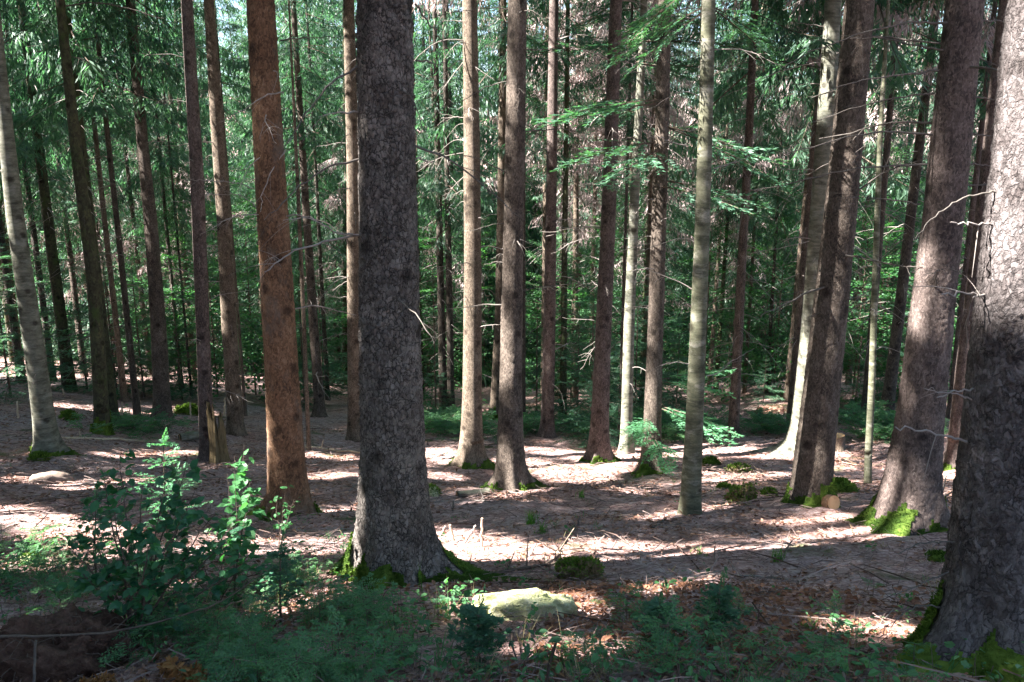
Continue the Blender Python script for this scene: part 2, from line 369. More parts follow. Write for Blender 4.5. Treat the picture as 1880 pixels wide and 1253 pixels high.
def fir_branch(r, L=1.0, ns=13, nk=7, wd0=.02, up=.05, fl=0, wood=1, ln0=.075):
    """flat layered spray"""
    b = MB(); t = np.linspace(0, 1, 5)
    def ax(u): u = np.asarray(u); return np.stack([u * L, 0 * u, L * (up * u - .12 * u ** 2)], -1)
    b.tube(ax(t), np.linspace(.008, .002, 5) * (L + .2), 3, .4, wood)
    k = mk_kites(ax(np.linspace(.1, .97, 14)), np.tile([1.0, 0, .1], (14, 1)) + r.normal(0, .5, (14, 3)) * [0, 1, .3], np.tile([0, 0, 1.0], (14, 1)), np.full(14, ln0), np.full(14, wd0), .5)
    b.kites(k, r.uniform(.3, .8, 14), fl)
    for u in np.linspace(.16, .97, ns):
        for sd in (-1, 1):
            l = L * .42 * (1.12 - u) * r.uniform(.7, 1.2)
            d = np.array([.75, sd * r.uniform(.5, .9), r.normal(-.08, .16)]); d /= np.linalg.norm(d)
            n = max(3, int(nk * (1.15 - u) + 1))
            q = np.linspace(.08, 1, n)[:, None]; P = ax(u) + d * l * q + np.array([0, 0, -.1]) * l * q ** 2
            for s2 in (-1, 1, 0):
                D = d + s2 * np.array([-d[1], d[0], 0]) * .85 + r.normal(0, .12, (n, 3))
                b.kites(mk_kites(P, D, np.tile([0, 0, 1.0], (n, 1)) + r.normal(0, .55, (n, 3)), r.uniform(.7, 1.2, n) * ln0, r.uniform(.8, 1.2, n) * wd0, .5),
                        np.clip(r.normal(.42, .15, n) + .35 * u * q[:, 0], 0, 1), fl)
    return b.arrays()

def beech_branch(r, L=1.6, ns=11, nl=7, lw=.06, ll=.09, fl=0, wood=1):
    b = MB(); t = np.linspace(0, 1, 6); bend = r.normal(0, .08)
    def ax(u): u = np.asarray(u); return np.stack([u * L, bend * L * u ** 2, L * (.12 * u - .22 * u ** 2)], -1)
    b.tube(ax(t), np.linspace(.011, .003, 6), 3, .4, wood)
    for u in np.linspace(.15, 1, ns):
        for sd in (-1, 1):
            l = L * .38 * (1.2 - .8 * u) * r.uniform(.6, 1.2)
            d = np.array([.7, sd * .75, r.normal(0, .15)]); d /= np.linalg.norm(d)
            q = np.linspace(.12, 1, nl)[:, None]; P = ax(u) + d * l * q + r.normal(0, .02, (nl, 3))
            alt = np.where(np.arange(nl) % 2 == 0, 1, -1)[:, None]
            D = d + alt * np.array([-d[1], d[0], 0]) * .9 + r.normal(0, .3, (nl, 3)) + np.array([0, 0, -.2])
            b.kites(mk_kites(P, D, np.tile([0, 0, 1.0], (nl, 1)) + r.normal(0, .45, (nl, 3)), r.uniform(.7, 1.2, nl) * ll, r.uniform(.8, 1.2, nl) * lw, .48),
                    np.clip(r.normal(.5, .22, nl), 0, 1), fl)
    return b.arrays()

tr = np.random.default_rng(5)
SPR = [spruce_branch(tr, nk=9, hang=h, wide=1.02) for h in (.6, .8, 1.0, 1.25, 1.5)]
SHADE_B = [spruce_branch(tr, ns=12, nk=5, hang=h, wide=2.3) for h in (.5, .8, 1.1)]
SPR_LO = [spruce_branch(tr, ns=11, nk=4, hang=h, wide=1.75) for h in (.6, .9, 1.2, 1.5)]
DEADT = [spruce_branch(tr, ns=20, nk=8, hang=h, wide=.95, fl=2) for h in (1.2, 1.6, 2.0)]
FIRB = [fir_branch(tr, 1.6, 12, 9, .022, q, ln0=.095) for q in (-.06, .04, .10)]
BEE = [beech_branch(tr) for _ in range(3)]
BEE_LO = [beech_branch(tr, 1.6, 8, 5, .10, .14) for _ in range(3)]

def crown(r, H, Rad, nb, temps, L0, name, mats, pow_=.75, pit=(-18, 25), bare=0.0, lowdead=0.0, power_h=.85):
    b = MB()
    for i in range(nb):
        f = ((i + r.uniform(0, 1)) / nb) ** power_h
        h = f * H; ln = Rad * (1 - f) ** pow_ * r.uniform(.6, 1.15) + .25
        T = temps
        if lowdead and f < .42 and r.random() < lowdead: T = DEADT
        t = T[r.integers(len(T))]; s = ln / L0
        Mx = rot_mat(i * 2.39996 + r.normal(0, .5), R(pit[0] + (pit[1] - pit[0]) * f + r.normal(0, 7)), r.normal(0, .15)) * s
        b.merge(t, Mx, (0, 0, h), r.normal(0, .12))
    return b.mesh(name, mats)

FM = lambda k: [M[k], M['twig'], M['dead_needle']]
cr_ = np.random.default_rng(21)
CROWN_SPR = [crown(cr_, H, Rd, nb, SPR, 2.3, 'spruce_crown', FM('spruce'), lowdead=ld) for (H, Rd, nb, ld) in
             ((18, 2.6, 112, .2), (20, 2.4, 118, .4), (17, 2.8, 108, .1), (19, 2.5, 115, .25))]
CROWN_DEADLOW = [crown(cr_, 17, 2.3, 120, SPR, 2.3, 'spruce_crown', FM('spruce'), lowdead=.95)]
CROWN_FIR = [crown(cr_, H, Rd, nb, FIRB, 1.6, 'fir_crown', FM('fir'), pit=(-8, 20)) for (H, Rd, nb) in ((15, 2.3, 120), (13, 2.0, 110))]
CROWN_HIGH = [crown(cr_, 13, 2.3, 75, SPR_LO, 2.3, 'high_crown', FM('spruce')) for _ in range(2)]
CROWN_LO = [crown(cr_, H, 3.0, 120, SPR_LO, 2.3, 'far_crown', FM('spruce')) for H in (20, 22, 18)]
CROWN_BEECH = [crown(cr_, H, Rd, nb, BEE, 1.6, 'beech_crown', FM('beech'), pow_=.45, pit=(-10, 40), power_h=1.0) for (H, Rd, nb) in ((7, 2.4, 60), (5, 2.0, 50))]
YOUNG_FIR = [crown(cr_, H, Rd, nb, FIRB, 1.6, 'young_fir_crown', FM('fir'), pow_=.9, pit=(-5, 30), power_h=1.0) for (H, Rd, nb) in ((4.2, 1.5, 48), (3.0, 1.2, 40), (5.5, 1.6, 60))]

# ------------------------------------------------------------------ dead branches
def dead_branch_mesh(r, mat, L=1.5, r0=.014, nt=7):
    b = MB(); n = 9; t = np.linspace(0, 1, n)
    a, c = r.normal(0, .12), r.uniform(-.35, .12)
    w = np.cumsum(r.normal(0, .018, (n, 3)), 0)
    P = np.stack([t * L, a * L * t ** 2, c * L * t ** 1.7 + .05 * np.sin(t * 5)], -1) + w * (t > 0)[:, None]
    b.tube(P, r0 * (1 - .8 * t) + .0015, 5, .5)
    for _ in range(nt):
        i = r.integers(2, n - 1); p = P[i]
        d = np.array([r.uniform(.3, .9), r.choice([-1, 1]) * r.uniform(.3, .9), r.normal(-.3, .35)]); d /= np.linalg.norm(d)
        l = r.uniform(.18, .5) * L * (1.1 - t[i]); u = np.linspace(0, 1, 5)[:, None]
        Q = p + d * l * u + np.array([0, 0, -1]) * l * .35 * u ** 2 + r.normal(0, .008, (5, 3)) * (u > 0)
        b.tube(Q, np.linspace(.35, .1, 5) * r0 + .001, 3, .5)
    return b.mesh('dead_branch', [mat], True)
dr = np.random.default_rng(31)
DEAD = {k: [dead_branch_mesh(dr, M[k], nt=q) for q in (2, 4, 6, 9, 5)] for k in ('dead', 'dead_dark')}

# ------------------------------------------------------------------ detailed trees (traced at their own distance)
FG = []
def trunk_axis(G, pts, y):
    zs, xs, rs = [], [], []
    for (px, py, w) in pts:
        p = at_y(px, py, y); zs.append(p[2]); xs.append(p[0]); rs.append(w / 2 / FPX * depth(p))
    return np.array(zs), np.array(xs), np.array(rs)

def build_tree(name, label, base, pts, bark, H=24, flare=.6, lobes=5, moss=0, crown_me=None, cz=14, deadn=0, dead_kind='dead',
               dead_from=1.5, dead_len=1.0, dead_to=None, K=28, dz=.06, scale_bark=0, seed=0, cat='tree', mossmat='moss', roots=None, xlean=.6):
    r = np.random.default_rng(1000 + seed)
    G = hit(*base)
    w0 = pts[0][2] / 2 / FPX * depth(G)
    y = G[1] + w0 * .8
    zs, xs, rs = trunk_axis(G, pts, y)
    o = np.argsort(zs); zs, xs, rs = zs[o], xs[o], rs[o]
    bx = at_y(base[0], base[1], y)[0]
    zb = gz(bx, y)
    top = zb + H; ztop = zs[-1]
    sl = (xs[-1] - xs[0]) / (zs[-1] - zs[0]) * xlean
    def fx(z):
        v = np.interp(z, np.r_[zb, zs], np.r_[bx, xs])
        return np.where(z > ztop, xs[-1] + sl * (z - ztop), v)
    def fr(z):
        v = np.interp(z, zs, rs)
        return np.where(z > ztop, np.maximum(.02, rs[-1] * (1 - (z - ztop) / (top - ztop))), v)
    zr = np.r_[np.arange(zb - .7, zb + .6, min(dz, .05)), np.arange(zb + .6, ztop + .3, dz), np.linspace(ztop + .35, top, 22)]
    # smooth the centre line a little
    cx = fx(zr)
    for _ in range(3):
        cx[1:-1] = (cx[:-2] + cx[1:-1] * 2 + cx[2:]) / 4
    th = np.linspace(0, 2 * math.pi, K, endpoint=False)
    TH, Z = np.meshgrid(th, zr)
    Rr = fr(Z)
    ph = r.uniform(0, 6.28, 3)
    lob = .5 + .5 * np.cos(lobes * TH + ph[0] + .6 * np.sin(TH + ph[1]))
    X0 = cx[:, None] + Rr * np.cos(TH); Y0 = y + Rr * np.sin(TH)
    hh = Z - ground(X0, Y0) - .05
    e1 = np.exp(-np.maximum(hh, -.2) / .36); e2 = np.exp(-np.maximum(hh, -.2) / .19)
    Rf = Rr * (1 + flare * (.62 * e1 + (.1 + 1.05 * lob ** 1.8) * e2))
    roots = list(roots or [])
    if flare >= .4 and K >= 30: roots += [(r.uniform(-2.9, -.2), w0 * r.uniform(.5, 1.0), r.uniform(.13, .22)) for _ in range(3)] + [(r.choice([3.05, .1]), w0 * r.uniform(.6, 1.1), .2)]
    if roots:
        for (a, amt, wd) in roots:
            dth = np.angle(np.exp(1j * (TH - a)))
            Rf = Rf + amt * np.exp(-(dth / wd) ** 2) * np.exp(-np.maximum(hh, -.2) / .17)
    # gentle unevenness
    Rf = Rf * (1 + .05 * fbm(TH * 1.2 + 3 * np.sin(TH), Z * .9, seed + 40) * (np.sin(TH * .5) ** 2 + .3))
    if scale_bark:
        nu = int(round(2 * math.pi * rs.mean() / scale_bark)); u = TH / (2 * math.pi) * nu; v = Z / (scale_bark * 1.55)
        wob = fbm(np.cos(TH) * 4 + 5, Z * 6 + np.sin(TH) * 4, seed + 60, 4) * 1.6; wob2 = fbm(np.cos(TH) * 5 + 15, Z * 7 + np.sin(TH) * 5, seed + 63, 4) * 1.6
        f1, f2, cid, ldv = worley(u + wob, v + wob2, nu, seed + 77)
        edge = np.clip((f2 - f1) / .16, 0, 1)
        big = .5 + fbm(np.cos(TH) * 1.5 + 9, Z * 1.3 + np.sin(TH) * 1.5, seed + 66)
        nb = max(3, int(nu * 2.2)); g1, g2, gid, gdv = worley((u + wob * .8) * nb / nu, (v + wob2 * .8) * 2.0, nb, seed + 99)
        fade = (1 - .35 * e1) * (scale_bark / .026)
        d = ((cid > .45) * np.clip(edge, 0, 1) * (.0035 - .006 * ldv) + (gid - .5) * .0035 + np.clip((g2 - g1) / .25, 0, 1) * .002) * fade * (.45 + big)
        Rf = Rf + d
    X = cx[:, None] + Rf * np.cos(TH); Y = y + Rf * np.sin(TH)
    org = np.array([bx, y, zb])
    V = np.stack([X, Y, Z], -1) - org
    root = thing(name, label, cat, org)
    b = MB(); b.add(V.reshape(-1, 3), grid_faces(len(zr), K))
    tk = obj('trunk', b.mesh('trunk', [M[bark]], True), root)
    # moss around the foot
    if moss:
        m = MB()
        thr = moss * (.75 + .9 * fbm(np.cos(TH) * 1.6 + seed, np.sin(TH) * 1.6, seed + 5) + .9 * fbm(np.cos(TH) * 7, np.sin(TH) * 7 + Z * 5, seed + 15)) * (.55 + .7 * lob)
        nrm = np.stack([np.cos(TH), np.sin(TH), 0 * TH + .3], -1)
        puff = .007 + .014 * (fbm(TH * 7, Z * 14, seed + 25) + .5)
        VM = V + nrm * puff[..., None]
        keep = (hh < thr) & (hh > -.25)
        fi = grid_faces(len(zr), K); kf = keep.reshape(-1)[fi].all(1)
        fi = fi[kf]
        if len(fi):
            tint = np.clip(.3 + .9 * fbm(np.cos(TH) * 5, Z * 9 + np.sin(TH) * 5, seed + 35) + .6 * fbm(np.cos(TH) * 16, Z * 40 + np.sin(TH) * 16, seed + 36), 0, 1)
            m.add(VM.reshape(-1, 3), fi, tint.reshape(-1))
            # tufts
            nT = min(16000, int(len(fi) * 5))
            pick = fi[r.integers(len(fi), size=nT)]
            w = r.dirichlet([1, 1, 1, 1], nT)[..., None]
            P = (VM.reshape(-1, 3)[pick] * w).sum(1); n_ = nrm.reshape(-1, 3)[pick[:, 0]]
            sc = max(.85, min(2.2, depth(G) / 8))
            m.kites(mk_kites(P, n_ + r.normal(0, .5, (nT, 3)) + [0, 0, .25], r.normal(0, 1, (nT, 3)), r.uniform(.010, .026, nT) * sc, r.uniform(.006, .012, nT) * sc), np.clip(tint.reshape(-1)[pick[:, 0]] + r.normal(0, .18, nT), 0, 1))
            obj('moss', m.mesh('moss', [M[mossmat]], False), root)
    ax = dict(root=root, org=org, fx=fx, fr=fr, y=y, zb=zb, ztop=ztop, base=base, label=label)
    ax['crown'] = (crown_me, cz, float(fx(np.array(zb + cz))) - bx, r.uniform(0, 6), H)
    zt = (dead_to + zb) if dead_to else ztop + 1.0
    if deadn:
        hs = np.linspace(zb + dead_from, zt, deadn) + r.normal(0, .12, deadn)
        for h in hs:
            az = r.uniform(0, 6.28); me = DEAD[dead_kind][r.integers(5)]
            rr = float(fr(np.array(h))) * .9
            s = dead_len * r.choice([.25, .45, .7, 1.0, 1.2], p=[.25, .2, .2, .2, .15]) / 1.0
            obj('dead_branch', me, root, (float(fx(np.array(h))) - bx + rr * math.cos(az), rr * math.sin(az), h - zb), (r.normal(0, .3), R(r.normal(4, 14)), az), (s, s, max(.5, s)))
    FG.append(ax)
    return ax

def pix_branch(t, pts, r0=.014, r1=.004, away=0.0, mat='dead', twigs=3, seed=0):
    """a branch of tree t that leaves its trunk; AWAY = how far the tip swings away from (+) or toward (-) the viewer"""
    r = np.random.default_rng(seed + 500); n = len(pts)
    P = np.array([at_y(px, py, t['y'] - .02 + away * (i / (n - 1))) for i, (px, py) in enumerate(pts)])
    u = np.linspace(0, n - 1, 4 * n); Q = np.stack([np.interp(u, np.arange(n), P[:, k]) for k in range(3)], -1)
    for _ in range(2): Q[1:-1] = (Q[:-2] + 2 * Q[1:-1] + Q[2:]) / 4
    Q[1:-1] += r.normal(0, .006, Q[1:-1].shape)
    b = MB(); b.tube(Q, np.linspace(r0, r1, len(Q)), 6, .5)
    for _ in range(twigs):
        i = r.integers(len(Q) // 3, len(Q) - 1); d = Q[i] - Q[i - 1]; d /= np.linalg.norm(d) + 1e-9
        d = d + r.normal(0, .55, 3); d /= np.linalg.norm(d); l = r.uniform(.12, .4); uu = np.linspace(0, 1, 5)[:, None]
        b.tube(Q[i] + d * l * uu + np.array([0, 0, -.3]) * l * uu ** 2, np.linspace(r1 * .9, r1 * .3, 5), 3, .5)
    V = [v - t['org'] for v in b.V]; b.V = V
    obj('dead_branch', b.mesh('dead_branch', [M[mat]], True), t['root'])

HI = CROWN_HIGH
T = {}
def tree(key, *a, **k): T[key] = build_tree(*a, **k)
# ---- near and middle trees, left to right
tree('A', 'fir_tree', 'smooth pale grey leaning fir at the far left, mossy foot', (92, 838), [(85, 800, 36), (57, 600, 33), (28, 400, 29), (6, 200, 25), (-10, 40, 22)], 'bark_pale', H=27, flare=.7, moss=.22, crown_me=HI[0], cz=15, deadn=5, dead_len=.5, K=24, dz=.08, seed=1)
tree('B', 'spruce_tree', 'dark spruce with bright green moss sleeve round its foot', (187, 800), [(187, 770, 26), (178, 600, 24), (168, 480, 23), (143, 300, 20), (118, 80, 17)], 'bark_mossy', H=26, flare=.3, moss=.75, crown_me=CROWN_SPR[1], cz=9.5, deadn=8, dead_kind='dead_dark', K=18, dz=.12, seed=2)
tree('C', 'spruce_tree', 'thick dark spruce standing between the mossy-footed trunk and the two-toned one', (299, 772), [(298, 740, 29), (291, 600, 27), (276, 400, 23), (262, 270, 20)], 'bark_brown', H=27, flare=.35, crown_me=CROWN_SPR[0], cz=9.5, deadn=9, K=18, dz=.12, seed=3)
tree('D', 'spruce_tree', 'slim brown spruce directly behind the broken rotten snag', (378, 850), [(380, 830, 26), (374, 650, 24), (363, 350, 24), (350, 130, 22), (343, 0, 20)], 'bark_red', H=24, flare=.25, crown_me=HI[1], cz=13, deadn=10, dead_len=.6, K=20, dz=.09, seed=4)
tree('E', 'spruce_tree', 'slim tan spruce just right of the broken rotten snag', (434, 802), [(432, 770, 28), (421, 600, 27), (411, 400, 25), (396, 200, 22), (383, 0, 18)], 'bark_tan', H=26, flare=.3, crown_me=HI[0], cz=14, deadn=26, dead_len=.7, K=20, dz=.1, seed=5)
tree('F', 'spruce_tree', 'thick rust-orange spruce left of the big scaly trunk', (537, 952), [(527, 860, 64), (518, 700, 60), (507, 500, 56), (492, 250, 52), (478, 0, 48)], 'bark_rust', H=26, flare=.42, moss=.10, crown_me=HI[1], cz=14, deadn=9, dead_from=2.6, dead_len=.7, K=56, dz=.03, scale_bark=.028, seed=6)
tree('H', 'spruce_tree', 'slim dark spruce standing back just right of the rust-orange trunk', (586, 768), [(586, 740, 19), (576, 600, 17), (563, 400, 14)], 'bark_brown', H=25, flare=.4, crown_me=CROWN_SPR[3], cz=9, deadn=8, K=14, dz=.15, seed=7)
tree('G', 'spruce_tree', 'pole-thin pale spruce between the rust-orange trunk and the scaly one', (567, 828), [(566, 800, 8), (558, 600, 8), (547, 350, 7)], 'bark_tan', H=13, flare=.2, deadn=8, dead_len=.4, K=10, dz=.15, seed=8)
tree('I', 'spruce_tree', 'sunlit tan spruce half hidden behind the big scaly trunk', (652, 812), [(652, 760, 27), (650, 560, 25), (648, 300, 24), (640, 0, 20)], 'bark_tan', H=26, flare=.3, crown_me=HI[0], cz=13, deadn=30, dead_len=.7, K=20, dz=.1, seed=9)
tree('J', 'spruce_tree', 'biggest central spruce, thick with flaking grey scaly bark', (724, 1072), [(724, 960, 122), (721, 800, 113), (716, 600, 108), (713, 400, 104), (709, 200, 100), (706, 0, 96)], 'bark_grey', H=27, flare=.50, moss=.30, lobes=4, crown_me=HI[1], cz=14, deadn=7, dead_from=2.5, dead_kind='dead_dark', dead_len=.7, K=150, dz=.009, scale_bark=.04, seed=10)
tree('K', 'spruce_tree', 'sunlit tan spruce, first right of the big scaly trunk', (866, 860), [(866, 800, 39), (867, 700, 35), (868, 500, 32), (866, 250, 30), (862, 0, 27)], 'bark_tan', H=26, flare=.65, moss=.24, crown_me=HI[0], cz=14, deadn=36, dead_from=3, dead_len=.7, K=36, dz=.05, seed=11)
tree('L2', 'spruce_tree', 'slender leaning spruce half behind the dark brown trunk, green-mossed foot', (906, 772), [(909, 740, 17), (917, 560, 16), (921, 300, 14), (923, 100, 13)], 'bark_tan', H=26, flare=.5, moss=.5, crown_me=CROWN_SPR[2], cz=11, deadn=10, K=14, dz=.15, seed=12)
tree('L', 'spruce_tree', 'straight dark brown spruce with spreading mossy foot, middle of the clearing', (936, 902), [(937, 830, 47), (938, 700, 40), (941, 500, 37), (946, 250, 35), (950, 0, 33)], 'bark_brown', H=26, flare=.62, moss=.2, crown_me=HI[1], cz=14, deadn=20, dead_from=3, dead_kind='dead_dark', dead_len=.7, K=44, dz=.035, scale_bark=.03, seed=13)
tree('M', 'spruce_tree', 'slim reddish spruce ending in shade right of the dark brown trunk', (1005, 806), [(1005, 770, 24), (1009, 600, 22), (1013, 300, 19), (1017, 0, 17)], 'bark_red', H=27, flare=.4, crown_me=HI[0], cz=14.5, deadn=32, dead_len=.8, K=20, dz=.1, seed=14)
tree('N', 'spruce_tree', 'sunlit reddish spruce beside the pale fir, flared mossy foot', (1099, 850), [(1100, 800, 34), (1106, 650, 30), (1117, 400, 27), (1124, 200, 25), (1131, 0, 22)], 'bark_red', H=26, flare=.55, moss=.18, crown_me=HI[1], cz=14, deadn=30, dead_from=3, dead_len=.7, K=32, dz=.05, seed=15)
tree('O', 'fir_tree', 'slim bright pale fir between two reddish spruces', (1149, 835), [(1150, 790, 21), (1155, 600, 20), (1166, 350, 17), (1180, 60, 13)], 'bark_pale', H=22, flare=.5, crown_me=CROWN_FIR[1], cz=9, deadn=26, dead_len=.45, K=20, dz=.09, seed=16)
tree('P', 'spruce_tree', 'brown spruce behind the young fir sprays, moss climbing its foot', (1196, 874), [(1196, 830, 34), (1202, 650, 29), (1210, 400, 27), (1216, 200, 26), (1220, 0, 25)], 'bark_brown', H=26, flare=.5, moss=.3, crown_me=HI[0], cz=13, deadn=26, dead_from=3, dead_len=.7, K=32, dz=.05, seed=17)
tree('Q', 'fir_tree', 'slim greenish smooth fir standing alone, no moss at foot', (1268, 947), [(1270, 880, 34), (1278, 700, 31), (1288, 450, 28), (1296, 200, 26), (1301, 0, 25)], 'bark_green', H=22, flare=.25, crown_me=CROWN_FIR[0], cz=8.2, deadn=10, dead_from=2.5, dead_len=.5, K=36, dz=.04, seed=18)
tree('R', 'fir_tree', 'pale smooth fir behind the brown leaning trunk, long sunlit root', (1466, 832), [(1468, 790, 34), (1478, 700, 33), (1492, 550, 33), (1507, 350, 32), (1521, 150, 30), (1530, 0, 29)], 'bark_pale', H=27, flare=.55, roots=[(3.1, .45, .3), (3.7, .25, .25)], crown_me=CROWN_FIR[0], cz=12, deadn=14, dead_from=4, dead_len=.7, K=40, dz=.05, seed=19)
tree('S', 'spruce_tree', 'leaning brown spruce with green mossy foot hiding a sawn log', (1488, 932), [(1493, 860, 66), (1510, 700, 63), (1530, 520, 58), (1552, 300, 54), (1568, 120, 51), (1579, 0, 49)], 'bark_brown', H=26, flare=.32, moss=.40, crown_me=HI[1], cz=13.5, deadn=10, dead_from=3, dead_kind='dead_dark', dead_len=.8, K=52, dz=.03, scale_bark=.032, seed=20)
tree('TT', 'fir_tree', 'pencil-thin straight grey sapling trunk right of the leaning brown spruce', (1593, 890), [(1594, 840, 13), (1601, 700, 12), (1607, 500, 11), (1616, 250, 9)], 'bark_green', H=12, flare=.1, deadn=7, dead_len=.35, dead_from=2.5, K=14, dz=.08, seed=21)
tree('W', 'spruce_tree', 'rust-brown spruce seen between the two thickest trunks on the right', (1752, 862), [(1757, 800, 27), (1768, 680, 25), (1790, 500, 23), (1810, 330, 22), (1828, 150, 20)], 'bark_red', H=26, flare=.8, moss=.15, crown_me=HI[0], cz=13, deadn=16, dead_len=.7, K=22, dz=.09, seed=22)
tree('U', 'spruce_tree', 'thick dark purple-brown spruce, vivid green moss collar at its foot', (1662, 980), [(1672, 900, 92), (1691, 750, 78), (1713, 560, 71), (1739, 330, 67), (1759, 130, 64), (1772, 0, 62)], 'bark_red', H=27, flare=.46, moss=.30, lobes=4, crown_me=HI[1], cz=13, deadn=8, dead_from=3, dead_kind='dead_dark', dead_len=.9, K=80, dz=.02, scale_bark=.034, seed=23)
tree('V', 'spruce_tree', 'nearest spruce, huge pale scaly trunk cut off at the right edge', (1840, 1232), [(1843, 1120, 184), (1851, 960, 180), (1872, 700, 172), (1897, 420, 160), (1918, 200, 152), (1936, 0, 144)], 'bark_white', H=28, flare=.36, moss=.36, lobes=4, roots=[(3.5, .42, .35), (4.4, .25, .3)], crown_me=HI[0], cz=14, deadn=2, dead_from=2.2, dead_len=.6, K=190, dz=.008, scale_bark=.038, seed=24)

